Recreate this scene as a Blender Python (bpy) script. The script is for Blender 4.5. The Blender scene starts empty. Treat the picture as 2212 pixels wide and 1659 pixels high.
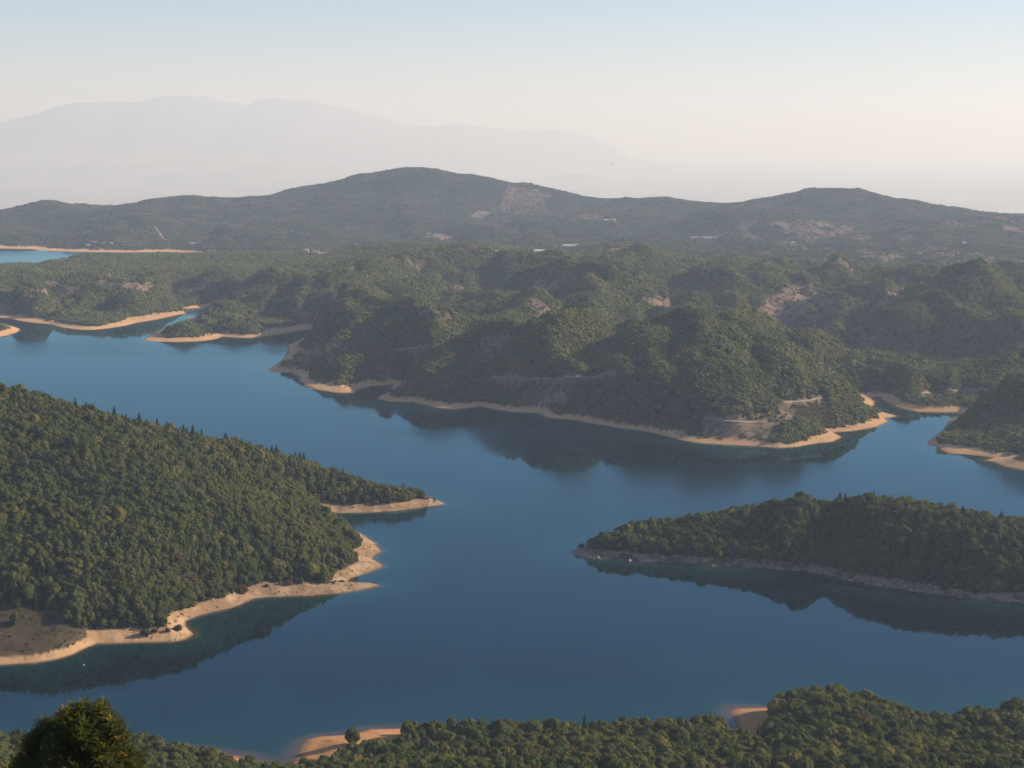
import bpy, math, random
import numpy as np
from mathutils import Vector, Matrix
rng = np.random.default_rng(7)
random.seed(7)
SC = bpy.context.scene
COL = SC.collection

# ------------------------------------------------------------------ camera
# picture coordinates in the tables below are those of a 2212 x 1659 view of the photograph
H = 350.0
F = 3857.0
CX, CY = 1106.0, 829.5
HORIZON = 300.0
PITCH = math.atan((CY - HORIZON) / F)
CP, SP = math.cos(PITCH), math.sin(PITCH)
cam_data = bpy.data.cameras.new('camera')
cam = bpy.data.objects.new('camera', cam_data)
COL.objects.link(cam)
cam.location = (0, 0, H)
cam.rotation_euler = (math.pi / 2 - PITCH, 0, 0)
cam_data.sensor_fit = 'HORIZONTAL'
cam_data.angle = 2 * math.atan(CX / F)
cam_data.clip_start = 1.0
cam_data.clip_end = 400000.0
SC.camera = cam


def ray(px, py):
    """direction through a picture point, scaled to one metre forward: (x, z) per metre of depth"""
    px = np.asarray(px, float); py = np.asarray(py, float)
    v = (CY - py) / F
    dy = CP + v * SP
    dz = -SP + v * CP
    return (px - CX) / F / dy, dz / dy


def on_water(px, py):
    rx, rz = ray(px, py)
    Y = -H / rz
    return rx * Y, Y


def at_depth(px, py, Y):
    rx, rz = ray(px, py)
    return rx * Y, Y, H + rz * Y


def project(X, Y, Z):
    z = np.asarray(Z) - H
    d = Y * CP - z * SP
    u = Y * SP + z * CP
    return CX + F * X / d, CY - F * u / d


# ------------------------------------------------------------------ noise
def _hash(ix, iy, seed):
    h = (ix.astype(np.int64) * 374761393 + iy.astype(np.int64) * 668265263 + seed * 982451653) & 0xFFFFFFFF
    h = ((h ^ (h >> 13)) * 1274126177) & 0xFFFFFFFF
    h = (h ^ (h >> 16)) & 0xFFFFFFFF
    return h.astype(np.float64) / 4294967295.0


def perlin(x, y, seed=0):
    x = np.asarray(x, np.float64); y = np.asarray(y, np.float64)
    ix = np.floor(x); iy = np.floor(y)
    fx = x - ix; fy = y - iy
    ux = fx * fx * fx * (fx * (fx * 6 - 15) + 10)
    uy = fy * fy * fy * (fy * (fy * 6 - 15) + 10)

    def g(dx, dy):
        a = _hash(ix + dx, iy + dy, seed) * 2 * math.pi
        return np.cos(a) * (fx - dx) + np.sin(a) * (fy - dy)
    a = g(0, 0); b = g(1, 0); c = g(0, 1); d = g(1, 1)
    return ((a + (b - a) * ux) * (1 - uy) + (c + (d - c) * ux) * uy) * 1.5


def fbm(x, y, seed=0, octs=4, gain=0.5):
    s = 0; a = 1; t = 0
    for o in range(octs):
        s = s + a * perlin(x * 2 ** o, y * 2 ** o, seed + o * 17); t += a; a *= gain
    return s / t


def ridged(x, y, seed=0, octs=3):
    s = 0; a = 1; t = 0
    for o in range(octs):
        s = s + a * (1 - 2 * np.abs(perlin(x * 2 ** o, y * 2 ** o, seed + o * 31))); t += a; a *= 0.5
    return s / t


def sstep(a, b, x):
    t = np.clip((x - a) / (b - a), 0, 1)
    return t * t * (3 - 2 * t)


# ------------------------------------------------------------------ shorelines (picture points on the water level)
SHORE_HEADLAND = [(-420, 1530), (-200, 1470), (0, 1437), (76, 1432.6), (127, 1423), (159, 1413.5), (187, 1399), (209, 1391), (247, 1390), (317, 1388),
    (374, 1386.5), (400, 1382), (419, 1370.7), (409, 1361), (401, 1351.6), (400, 1342), (422, 1332.6), (457, 1323), (501, 1313.5), (523, 1305),
    (546, 1293), (577, 1290), (606, 1289), (673, 1286.6), (736, 1282), (787, 1274), (825, 1264.4), (800, 1261), (774, 1260), (752, 1256.5),
    (755, 1250), (780.6, 1242), (800, 1236), (828, 1224.7), (819, 1216), (803, 1207), (812, 1199), (824.4, 1193), (819, 1183.5), (809, 1172),
    (795, 1163), (775, 1150), (735, 1135), (705, 1122), (700, 1112), (728, 1108), (765, 1108), (803, 1107), (853, 1104), (903, 1098), (940, 1093),
    (963, 1089), (943, 1080.5), (915, 1073), (888, 1069), (850, 1061), (800, 1052), (700, 1027), (600, 1000), (450, 965), (300, 930), (150, 900),
    (0, 870), (-200, 830), (-420, 790)]
SHORE_PENINSULA = [(1231, 1192), (1245.5, 1200), (1271, 1206), (1322, 1208), (1361, 1212.6), (1399, 1214), (1476, 1215), (1507, 1219), (1533, 1223),
    (1605, 1224.6), (1659, 1228), (1689, 1231), (1725, 1232.5), (1739, 1231), (1746, 1235), (1793, 1244), (1866, 1259.6), (1910, 1267.4),
    (1988, 1278), (2079, 1291), (2144, 1298.6), (2212, 1302.5), (2450, 1335), (2700, 1345), (2900, 1310), (2850, 1260), (2700, 1225), (2500, 1195), (2212, 1168),
    (2100, 1150), (1990, 1139), (1890, 1125), (1750, 1124), (1600, 1135), (1450, 1146), (1330, 1168), (1260, 1184)]
SHORE_NEAR = [(-500, 1585), (-300, 1590), (0, 1602), (150, 1607), (300, 1612), (420, 1621), (520, 1634), (585, 1650), (618, 1662), (634, 1650), (644, 1631), (652, 1612),
    (663, 1597.5), (688, 1591), (739, 1588), (777, 1581.7), (800, 1575), (860, 1573.7), (930, 1573), (1000, 1576), (1100, 1580), (1200, 1582), (1300, 1581),
    (1400, 1579), (1500, 1580), (1560, 1578), (1592, 1572), (1585, 1553), (1577, 1538), (1585, 1530), (1620, 1529), (1678, 1528), (1720, 1526), (1800, 1524),
    (1880, 1528), (1940, 1545), (2000, 1566), (2060, 1560), (2120, 1545), (2212, 1533), (2400, 1530), (2700, 1530)]
SHORE_MAIN = [(3000, 1150), (2700, 1090), (2400, 1052), (2246, 1023), (2209, 1015.5), (2171, 1008), (2146, 998), (2124, 995), (2134, 992), (2146, 989), (2109, 984),
    (2084, 982), (2054, 980.5), (2034, 973), (2029, 967), (2006, 962), (2004, 953), (2019, 942), (2034, 930), (2049, 910), (2070, 901), (2096, 897),
    (2071, 890.5), (2034, 891), (1984, 890.5), (1964, 885.5), (1934, 878), (1909, 866), (1899, 858), (1881, 859), (1891, 868), (1884, 878), (1899, 888), (1921, 894),
    (1941, 898.5), (1924, 902.5), (1911, 904), (1920, 910.5), (1909, 915.5), (1896, 922), (1871, 927), (1834, 932.5), (1799, 934), (1809, 939),
    (1818, 944), (1814, 948), (1796, 955.5), (1759, 959), (1721, 965.5), (1684, 968), (1659, 966), (1606, 963), (1556, 960.5), (1506, 957), (1476, 952),
    (1456, 947), (1418, 938), (1381, 930.5), (1331, 924), (1281, 915.5), (1231, 907), (1181, 903), (1163, 893), (1106, 890.5), (1073, 885.5), (1040, 878),
    (1003, 883), (978, 884), (928, 878), (890, 869), (840, 868), (810, 862), (823, 854), (843, 845.5), (848, 830.5), (828, 833), (803, 834), (778, 840.5), (768, 848.5),
    (733, 849), (713, 847), (678, 840), (648, 825), (643, 812), (628, 805.5), (593, 804), (577, 798), (592, 790), (612, 775), (622, 757), (620, 746), (640, 738),
    (665, 722), (680, 708), (650, 715), (628, 719), (590, 724), (553, 730), (520, 730), (490, 727.5), (480, 727), (470, 732), (445, 736), (412, 738), (375, 739),
    (325, 738), (310, 733.5), (330, 722), (365, 705), (405, 688), (445, 677), (478, 664), (470, 661), (440, 668), (400, 678), (375, 683), (337, 691), (300, 697), (275, 703), (237, 709.5),
    (200, 713), (175, 713), (137, 708), (107, 700.7), (75, 698), (37, 692), (20, 687), (-40, 684), (-110, 672), (-150, 640), (-170, 605), (-120, 588), (-60, 577), (0, 572), (100, 571), (200, 568),
    (300, 564), (400, 558), (450, 556.5), (500, 554.5), (560, 553), (610, 552.5), (625, 551), (610, 549.9), (553, 549.4), (500, 549), (425, 547.6),
    (350, 545), (250, 545.5), (170, 544.5), (125, 543), (80, 540.7), (72, 538.5), (15, 537), (-100, 536), (-300, 533), (-700, 528)]
SHORE_SIDE = [(-300, 760), (-120, 742), (-30, 734), (0, 728), (20, 724), (37, 718), (45, 712), (32, 706), (10, 700), (-40, 698), (-150, 705), (-300, 720)]


def world_poly(pts, close=()):
    p = np.array(pts, float)
    X, Y = on_water(p[:, 0], p[:, 1])
    P = np.stack([X, Y], 1)
    if len(close):
        P = np.vstack([P, np.array(close, float)])
    out = []
    for a, b in zip(P, np.roll(P, -1, 0)):
        out.append(a)
    return np.array(out)


def roughen(P, seed, amp=0.10):
    """break long straight shoreline runs with small coves"""
    out = []
    n = len(P)
    for i in range(n):
        a = P[i]; b = P[(i + 1) % n]
        L = np.hypot(*(b - a))
        out.append(a)
        if 14 < L < 700:
            k = int(min(6, L // 9))
            nrm = np.array([-(b - a)[1], (b - a)[0]]) / L
            for j in range(1, k):
                q = a + (b - a) * j / k
                w = math.sin(math.pi * j / k)
                out.append(q + nrm * float(fbm(q[0] / 22.0, q[1] / 22.0, seed, 3)) * min(L * amp, 5.0) * w)
    return np.array(out)


POLYS = {
    'headland': roughen(world_poly(SHORE_HEADLAND), 1),
    'peninsula': roughen(world_poly(SHORE_PENINSULA), 2),
    'near': roughen(world_poly(SHORE_NEAR, [(900, 1000), (1500, 900), (1500, -900), (-1500, -900), (-1500, 900)]), 3),
    'main': roughen(world_poly(SHORE_MAIN, [(-6000, 6000), (-80000, 140000), (80000, 140000), (9000, 5000), (3000, 2000)]), 4),
    'side': roughen(world_poly(SHORE_SIDE), 5),
}
NAMES = list(POLYS)


def signed_distance(P, X, Y):
    """positive inside polygon P (float32 arrays)"""
    X = X.astype(np.float32); Y = Y.astype(np.float32)
    d2 = np.full(X.shape, 1e18, np.float32)
    inside = np.zeros(X.shape, bool)
    n = len(P)
    for i in range(n):
        ax, ay = P[i]; bx, by = P[(i + 1) % n]
        ex, ey = bx - ax, by - ay
        L2 = ex * ex + ey * ey
        if L2 < 1e-9:
            continue
        wx = X - np.float32(ax); wy = Y - np.float32(ay)
        t = np.clip((wx * np.float32(ex) + wy * np.float32(ey)) / np.float32(L2), 0, 1)
        dx = wx - np.float32(ex) * t; dy = wy - np.float32(ey) * t
        np.minimum(d2, dx * dx + dy * dy, out=d2)
        if ay != by:
            c = (ay > Y) != (by > Y)
            c &= X < np.float32(ax) + wy * np.float32(ex / ey)
            inside ^= c
    return np.where(inside, 1, -1).astype(np.float32) * np.sqrt(d2)


# ------------------------------------------------------------------ heights: (px, py, depth) of ground points
HP_HEADLAND = [(0, 857, 1600), (150, 893, 1610), (300, 930, 1620), (450, 963, 1640), (600, 997, 1660), (700, 1033, 1690), (800, 1058, 1712), (858, 1068, 1735),
    (700, 1088, 1605), (760, 1140, 1530), (640, 1046, 1630), (500, 1015, 1600), (0, 1150, 1320), (200, 1100, 1375), (400, 1150, 1350), (300, 1240, 1275), (550, 1200, 1362), (100, 1230, 1262),
    (680, 1210, 1388), (150, 1310, 1238), (0, 1330, 1222), (80, 1370, 1213), (0, 1000, 1460), (250, 1010, 1470), (450, 1065, 1460), (-250, 800, 1680), (-250, 1000, 1440), (-250, 1250, 1260),
    (600, 1115, 1480), (100, 940, 1530), (350, 1000, 1510), (-200, 880, 1800), (0, 905, 1790), (150, 935, 1790), (300, 968, 1780), (450, 994, 1770), (600, 1018, 1765)]
HP_PENINSULA = [(1290, 1192, 1508), (1370, 1170, 1508), (1460, 1153, 1500), (1560, 1138, 1492), (1640, 1126, 1488), (1750, 1111, 1482), (1830, 1103, 1472), (1890, 1100, 1464),
    (1950, 1107, 1450), (2010, 1118, 1438), (2090, 1130, 1422), (2150, 1141, 1410), (2212, 1149, 1400), (2400, 1172, 1380),
    (1700, 1175, 1446), (1725, 1213, 1436), (1785, 1185, 1458), (1802, 1222, 1440), (1775, 1135, 1480), (1900, 1170, 1412), (1925, 1225, 1386), (1895, 1130, 1440), (2000, 1180, 1392), (2100, 1190, 1375), (2212, 1210, 1355), (2100, 1250, 1345),
    (1860, 1225, 1408), (1640, 1180, 1462), (1500, 1180, 1470), (1560, 1175, 1468), (1400, 1185, 1486)]
HP_MAIN = [(700, 748, 2700), (870, 692, 2735), (950, 790, 2430), (1100, 702, 2560), (1180, 692, 2510), (1250, 688, 2515), (1200, 800, 2320), (1340, 745, 2330), (1500, 692, 2440), (1570, 695, 2425), (1450, 683, 2470),
    (1650, 752, 2300), (1750, 775, 2285), (1700, 850, 2150), (1810, 815, 2250), (1870, 866, 2225), (1560, 880, 2098), (1450, 860, 2140), (1300, 860, 2170), (1000, 830, 2370), (840, 780, 2570), (720, 800, 2570), (640, 770, 2715), (800, 735, 2690), (1000, 755, 2530), (1100, 760, 2430),
    (1180, 705, 2850), (1450, 700, 2850), (900, 702, 3050), (1300, 690, 2900), (1600, 715, 2750),
    (1780, 770, 2750), (1700, 735, 2950), (1620, 690, 3200), (1950, 700, 2900), (2100, 690, 2850), (2212, 680, 2800), (2050, 800, 2500), (2150, 780, 2500), (1960, 640, 3200), (1900, 780, 2650),
    (1860, 580, 3800), (1955, 588, 3750), (2100, 608, 3600), (2212, 628, 3450), (2350, 640, 3350), (1760, 640, 3300), (1700, 604, 3600), (1640, 640, 3300), (1600, 588, 3900), (1500, 580, 4000), (1420, 562, 3950),
    (1320, 562, 3900), (1300, 540, 4150), (1200, 552, 4200), (1320, 610, 3600), (1180, 600, 3650), (1180, 650, 3300), (1050, 600, 3700), (880, 526, 4600), (950, 538, 4500), (800, 532, 4600), (880, 580, 4100), (800, 600, 3900), (700, 600, 3900),
    (640, 560, 4500), (720, 556, 4500), (1000, 650, 3300), (850, 640, 3500), (700, 660, 3300), (600, 650, 3500), (560, 690, 3250), (480, 695, 3225), (400, 712, 3135), (345, 726, 3120),
    (330, 640, 3650), (200, 650, 3600), (150, 640, 3650), (60, 620, 3900), (0, 640, 3800), (0, 583, 4700), (50, 581, 4700), (-80, 585, 4650), (100, 578, 4500), (150, 556, 4620), (220, 550, 4650), (330, 557, 4600), (430, 566, 4500), (520, 572, 4400), (300, 600, 4100), (600, 566, 4500), (470, 569, 4450), (380, 562, 4550), (1130, 560, 4350), (1165, 557, 4300), (1200, 556, 4250), (1240, 554, 4230), (1265, 550, 4200), (1060, 558, 4450), (-80, 620, 3900), (440, 640, 3600),
    (2110, 866, 2140), (2180, 842, 2120), (2212, 829, 2110), (2300, 806, 2110), (2400, 800, 2100), (2150, 925, 2060), (2250, 925, 2040), (2075, 900, 2160), (2120, 905, 2110), (2200, 890, 2075), (2300, 880, 2250), (2200, 885, 2240),
    (1080, 560, 4500), (1400, 600, 3650), (1560, 640, 3350), (1380, 650, 3150)]
RIDGE = [(-300, 470), (-150, 460), (0, 453), (25, 447), (62, 437), (87, 431.5), (122, 431.5), (140, 437), (175, 448), (200, 453), (220, 452), (250, 444.5), (300, 434.5), (337, 427), (375, 422), (405, 420), (437, 423),
    (475, 428), (492, 431.5), (512, 427), (532, 424), (570, 421), (603, 421), (640, 416), (660, 407), (680, 399.5), (715, 393), (758, 384), (778, 374.5), (828, 367), (890, 359.5), (953, 366), (1028, 376), (1053, 381), (1106, 392.5),
    (1156, 401), (1206, 409.5), (1236, 419), (1261, 428), (1301, 430), (1336, 426), (1373, 427.5), (1441, 424), (1463, 431), (1493, 436), (1546, 438), (1606, 434.5), (1659, 427.7), (1696, 417), (1734, 408), (1796, 404),
    (1834, 407), (1856, 405), (1876, 411), (1899, 420), (1916, 426), (1954, 426), (2004, 438), (2059, 448), (2096, 454), (2129, 457), (2212, 464.5), (2350, 475), (2500, 485)]
HP_FAR = [(100, 500, 6300), (300, 500, 6300), (500, 520, 5900), (700, 500, 6300), (500, 470, 6900), (890, 430, 7200), (890, 480, 6600), (1000, 500, 6200), (1000, 530, 5700), (1100, 450, 7300), (1250, 530, 5500),
    (1300, 500, 6200), (1450, 480, 6500), (1600, 500, 6000), (1800, 480, 6200), (1900, 430, 6800), (1900, 560, 4750), (2000, 500, 5600), (2000, 560, 4750), (2150, 560, 4700), (2150, 500, 5600), (2212, 610, 4250), (1750, 545, 5000), (1600, 550, 5000), (2350, 560, 4800),
    (1850, 520, 5350), (750, 530, 5650), (600, 535, 5650), (680, 549, 5480), (1150, 500, 6150), (1400, 530, 5400), (200, 520, 5900), (0, 500, 6300), (650, 450, 7100), (350, 450, 7200), (1300, 460, 6900), (2100, 475, 6250), (1150, 425, 7450), (800, 420, 7500)]


def ridge_depth(x):
    return np.interp(x, [-300, 0, 500, 890, 1300, 1800, 2212, 2500], [7600, 7600, 7600, 7900, 7500, 7100, 6700, 6500])


def control(points):
    p = np.array(points, float)
    X, Y, Z = at_depth(p[:, 0], p[:, 1], p[:, 2])
    return np.stack([X, Y, Z], 1)


def detail(X, Y):
    """slope detail: gullies and spurs"""
    wx = X + 60 * fbm(X / 260, Y / 260, 51, 2)
    wy = Y + 60 * fbm(X / 260, Y / 260, 52, 2)
    near = (ridged(wx / 270, wy / 620, 18, 2) - ridged(wx / 290, wy / 560, 11, 2)) * 54 - ridged(wx / 100, wy / 240, 12, 2) * 17.0 + ridged(wx / 85, wy / 200, 19, 2) * 9.0
    near = near * (1 - .7 * sstep(3950, 4250, Y) * sstep(-120, -380, X)) * (1 - .66 * sstep(3800, 4200, Y))
    far = -ridged(wx / 560, wy / 1300, 13, 3) * 55 - ridged(wx / 210, wy / 480, 14, 2) * 12
    far = far * (1 - .5 * sstep(6400, 7000, Y))
    small = -ridged(wx / 150, wy / 260, 15, 2) * 7 + fbm(X / 40, Y / 40, 16, 2) * 1.2
    a = sstep(1900, 2300, Y); b = sstep(4600, 5800, Y)
    return small * (1 - a) + near * a * (1 - b) + far * b


def fit(ctrl, reg):
    P = ctrl[:, :2]
    z = ctrl[:, 2] - detail(P[:, 0], P[:, 1])
    d = np.hypot(P[:, None, 0] - P[None, :, 0], P[:, None, 1] - P[None, :, 1])
    n = len(P)
    A = np.zeros((n + 1, n + 1))
    A[:n, :n] = -np.sqrt(d * d + reg * reg)
    A[:n, n] = 1; A[n, :n] = 1
    w = np.linalg.solve(A + np.eye(n + 1) * 1e-6, np.append(z, 0))
    return P, w, reg


def evaluate(model, X, Y):
    P, w, reg = model
    out = np.full(X.shape, w[-1], np.float32)
    x = X.astype(np.float32); y = Y.astype(np.float32)
    for (px, py), k in zip(P, w[:-1]):
        out -= np.float32(k) * np.sqrt((x - np.float32(px)) ** 2 + (y - np.float32(py)) ** 2 + np.float32(reg * reg))
    return out


def shore_ctrl(P, step, z=1.0, keep=lambda q: True):
    out = []; last = None
    for q in P:
        if not keep(q):
            continue
        if last is None or np.hypot(*(q - last)) > step:
            out.append((q[0], q[1], z)); last = q
    return np.array(out)


r = np.array(RIDGE, float)
RX, RY, RZ = at_depth(r[:, 0], r[:, 1] + 3.5, ridge_depth(r[:, 0]))
ridge = np.stack([RX, RY, RZ], 1)
behind1 = np.stack([RX * 1.10, RY + 800, RZ - 105], 1)[::2]
behind2 = np.stack([RX * 1.3, RY + 2600, RZ * 0.3 - 210], 1)[::3]
crest = np.stack([RX * 0.985, RY - 160, RZ - 16], 1)[::2]
MODELS = {
    'headland': fit(np.vstack([control(HP_HEADLAND), shore_ctrl(POLYS['headland'], 50)]), 12.0),
    'peninsula': fit(np.vstack([control(HP_PENINSULA), shore_ctrl(POLYS['peninsula'], 45)]), 10.0),
    'near': fit(np.vstack([np.array([(x, y, z) for y, z in ((-300, 372), (-100, 356), (0, 347), (90, 300), (200, 243), (300, 197), (450, 140), (600, 90), (720, 58), (800, 43), (850, 32), (900, 21), (940, 13)) for x in (-900, -500, -250, 0, 250, 500, 900)], float),
                           control([(1760, 1560, 1010), (1850, 1560, 1010), (2180, 1570, 1000), (1000, 1610, 980), (1250, 1615, 980), (1500, 1610, 985), (250, 1640, 970), (500, 1665, 950)]),
                           shore_ctrl(POLYS['near'], 40, 1.0, lambda q: q[1] > 905 and abs(q[0]) < 600)]), 15.0),
    'main': fit(np.vstack([control(HP_MAIN), control(HP_FAR), ridge, behind1, behind2, crest,
                           shore_ctrl(POLYS['main'], 110, 1.0, lambda q: q[1] < 6500 and abs(q[0]) < 2500),
                           np.array([(-9000, 12000, -200), (0, 13000, -250), (9000, 12000, -200), (4000, 6000, 40), (4000, 3000, 60), (-5000, 8000, 60)], float)]), 25.0),
    'side': fit(np.vstack([control([(-60, 700, 3270), (0, 706, 3260), (-150, 690, 3270)]), shore_ctrl(POLYS['side'], 60)]), 15.0),
}
BEACH_H = {'headland': 5.2, 'peninsula': 4.4, 'near': 2.8, 'main': 4.4, 'side': 4.5}


def beach_slope(name, X, Y):
    if name == 'headland':
        s = 0.33 + 0 * X
    elif name == 'peninsula':
        s = 0.5 + 0 * X
    elif name == 'near':
        s = 0.16 + 0 * X
    else:
        s = np.interp(Y, [1900, 2300, 2700, 3300, 5500], [0.26, 0.22, 0.20, 0.13, 0.07])
    return s * np.exp(1.15 * fbm(X / 95, Y / 95, 77, 3))


# ------------------------------------------------------------------ ground grid
OFF = 300.0
U = np.concatenate([np.linspace(-1.6, -0.44, 24)[:-1], np.linspace(-0.44, 0.44, 1180), np.linspace(0.44, 1.6, 24)[1:]])


def geo(a, b, ratio):
    n = max(2, int(round(math.log((b + OFF) / (a + OFF)) / math.log(ratio))))
    return np.exp(np.linspace(math.log(a + OFF), math.log(b + OFF), n + 1))[:-1] - OFF


YR = np.concatenate([geo(-250, 840, 1.02), geo(840, 2000, 1.0021), geo(2000, 5800, 1.0029), geo(5800, 9000, 1.004), geo(9000, 125000, 1.025), [125000.0]])
NR, NC = len(YR), len(U)
YY = np.repeat(YR[:, None], NC, 1)
XX = U[None, :] * (YY + OFF)


def coarse(fn, step=4):
    ri = np.unique(np.append(np.arange(0, NR, step), NR - 1)); ci = np.unique(np.append(np.arange(0, NC, step), NC - 1))
    V = fn(XX[np.ix_(ri, ci)], YY[np.ix_(ri, ci)])
    out = np.empty((len(ri), NC))
    for k in range(len(ri)):
        out[k] = np.interp(np.arange(NC), ci, V[k])
    lo = np.clip(np.searchsorted(ri, np.arange(NR), 'right') - 1, 0, len(ri) - 2)
    t = ((np.arange(NR) - ri[lo]) / (ri[lo + 1] - ri[lo]))[:, None]
    return out[lo] * (1 - t) + out[lo + 1] * t


def window(name):
    P = POLYS[name]
    y0, y1 = P[:, 1].min() - 120, P[:, 1].max() + 120
    i0 = max(0, np.searchsorted(YR, y0) - 1); i1 = min(NR, np.searchsorted(YR, y1) + 1)
    return i0, i1


DET = detail(XX, YY)
ZG = np.full(XX.shape, -30.0)
SD = np.full(XX.shape, -1e6)
ID = np.zeros(XX.shape, np.int8)
ZH = np.full(XX.shape, -30.0)
DEEP = np.full(XX.shape, -1e6)
for k, nm in enumerate(NAMES):
    i0, i1 = window(nm)
    xs, ys = XX[i0:i1], YY[i0:i1]
    sd = np.full(xs.shape, -1e5)
    # the far side of the main polygon needs no exact distance
    far_rows = ys[:, 0] > 5900
    near_rows = ~far_rows
    sd[near_rows] = signed_distance(POLYS[nm], xs[near_rows], ys[near_rows])
    if far_rows.any():
        sd[far_rows] = 5000.0 if nm == 'main' else -1e5
    rbf = coarse(lambda a, b: evaluate(MODELS[nm], a, b))[i0:i1] + DET[i0:i1]
    hb = BEACH_H[nm]
    sl = beach_slope(nm, xs, ys)
    w = hb / sl
    t = sstep(0.7 * w, 1.5 * w + 25, sd)
    inland = np.maximum(rbf, hb + 0.06 * np.minimum(sd - w, 40))
    if nm == 'main':
        fade = sstep(8200, 9200, ys)
        inland = inland * (1 - fade) + rbf * fade
        fall = sstep(9200, 14000, ys)
        inland = inland * (1 - fall) + (-650) * fall
        inland = np.where(ys > 14000, -650 + 12 * fbm(xs / 3000, ys / 3000, 91, 3), inland)
    z = np.where(sd > 0, sl * sd * (1 - t) + inland * t, np.maximum(-25.0, sd * np.minimum(sl * 0.9, 0.3)))
    new = sd > SD[i0:i1]
    SD[i0:i1] = np.where(new, sd, SD[i0:i1])
    ZG[i0:i1] = np.where(new, z, ZG[i0:i1])
    ID[i0:i1] = np.where(new, k, ID[i0:i1])
ZG = ZG + np.where(SD > 3, 0.25 * fbm(XX / 6, YY / 6, 33, 2), 0) * (YY < 3500)

rk = (ID == NAMES.index('peninsula')) * 1.0 + 0.45 * (ID == NAMES.index('headland')) * (XX > -330)
m_ = (YY < 1900) & (rk > 0)
ZG[m_] += (rk * sstep(0, 4, SD) * sstep(30, 14, SD))[m_] * (1.3 * ridged(XX[m_] / 9, YY[m_] / 9, 35, 3) + 0.5 * fbm(XX[m_] / 3, YY[m_] / 3, 36, 2))


def cell(X, Y):
    u = X / (Y + OFF)
    i = np.clip(np.searchsorted(YR, Y, 'right') - 1, 0, NR - 2)
    j = np.clip(np.searchsorted(U, u, 'right') - 1, 0, NC - 2)
    ty = np.clip((Y - YR[i]) / (YR[i + 1] - YR[i]), 0, 1)
    tx = np.clip((u - U[j]) / (U[j + 1] - U[j]), 0, 1)
    return i, j, ty, tx


def sample(A, X, Y):
    X = np.asarray(X, float); Y = np.asarray(Y, float)
    i, j, ty, tx = cell(X, Y)
    return (A[i, j] * (1 - tx) + A[i, j + 1] * tx) * (1 - ty) + (A[i + 1, j] * (1 - tx) + A[i + 1, j + 1] * tx) * ty


def sample_id(X, Y):
    i, j, ty, tx = cell(np.asarray(X, float), np.asarray(Y, float))
    return ID[i + (ty > .5), j + (tx > .5)]


def ground_at(px, py, ymin=700, ymax=9000):
    """first ground point on the line of sight through a picture point"""
    rx, rz = ray(px, py)
    Y = np.exp(np.linspace(math.log(ymin), math.log(ymax), 6000))
    z = sample(ZG, rx * Y, Y)
    hit = np.nonzero(H + rz * Y <= np.maximum(z, 0))[0]
    if len(hit) == 0:
        k = int(np.argmax((z - H) / Y))
    else:
        k = int(hit[0])
    return float(rx * Y[k]), float(Y[k]), float(z[k])


def crest_at(px, ymin, ymax):
    """skyline of the ground along a picture column within a depth range"""
    Y = np.linspace(ymin, ymax, 1500)
    rx = (px - CX) / F / (CP)
    # the column is followed at the middle elevation; the sideways error is negligible
    z = sample(ZG, rx * Y * 0.985, Y)
    k = int(np.argmax((z - H) / Y))
    return float(rx * Y[k] * 0.985), float(Y[k]), float(z[k])


# picture coordinates of every ground vertex
PX, PY = project(XX, np.maximum(YY, 1.0), ZG)


def in_poly(pts, x, y):
    inside = np.zeros(x.shape, bool)
    n = len(pts)
    for i in range(n):
        ax, ay = pts[i]; bx, by = pts[(i + 1) % n]
        if ay == by:
            continue
        c = (ay > y) != (by > y)
        c &= x < ax + (y - ay) * (bx - ax) / (by - ay)
        inside ^= c
    return inside


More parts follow.
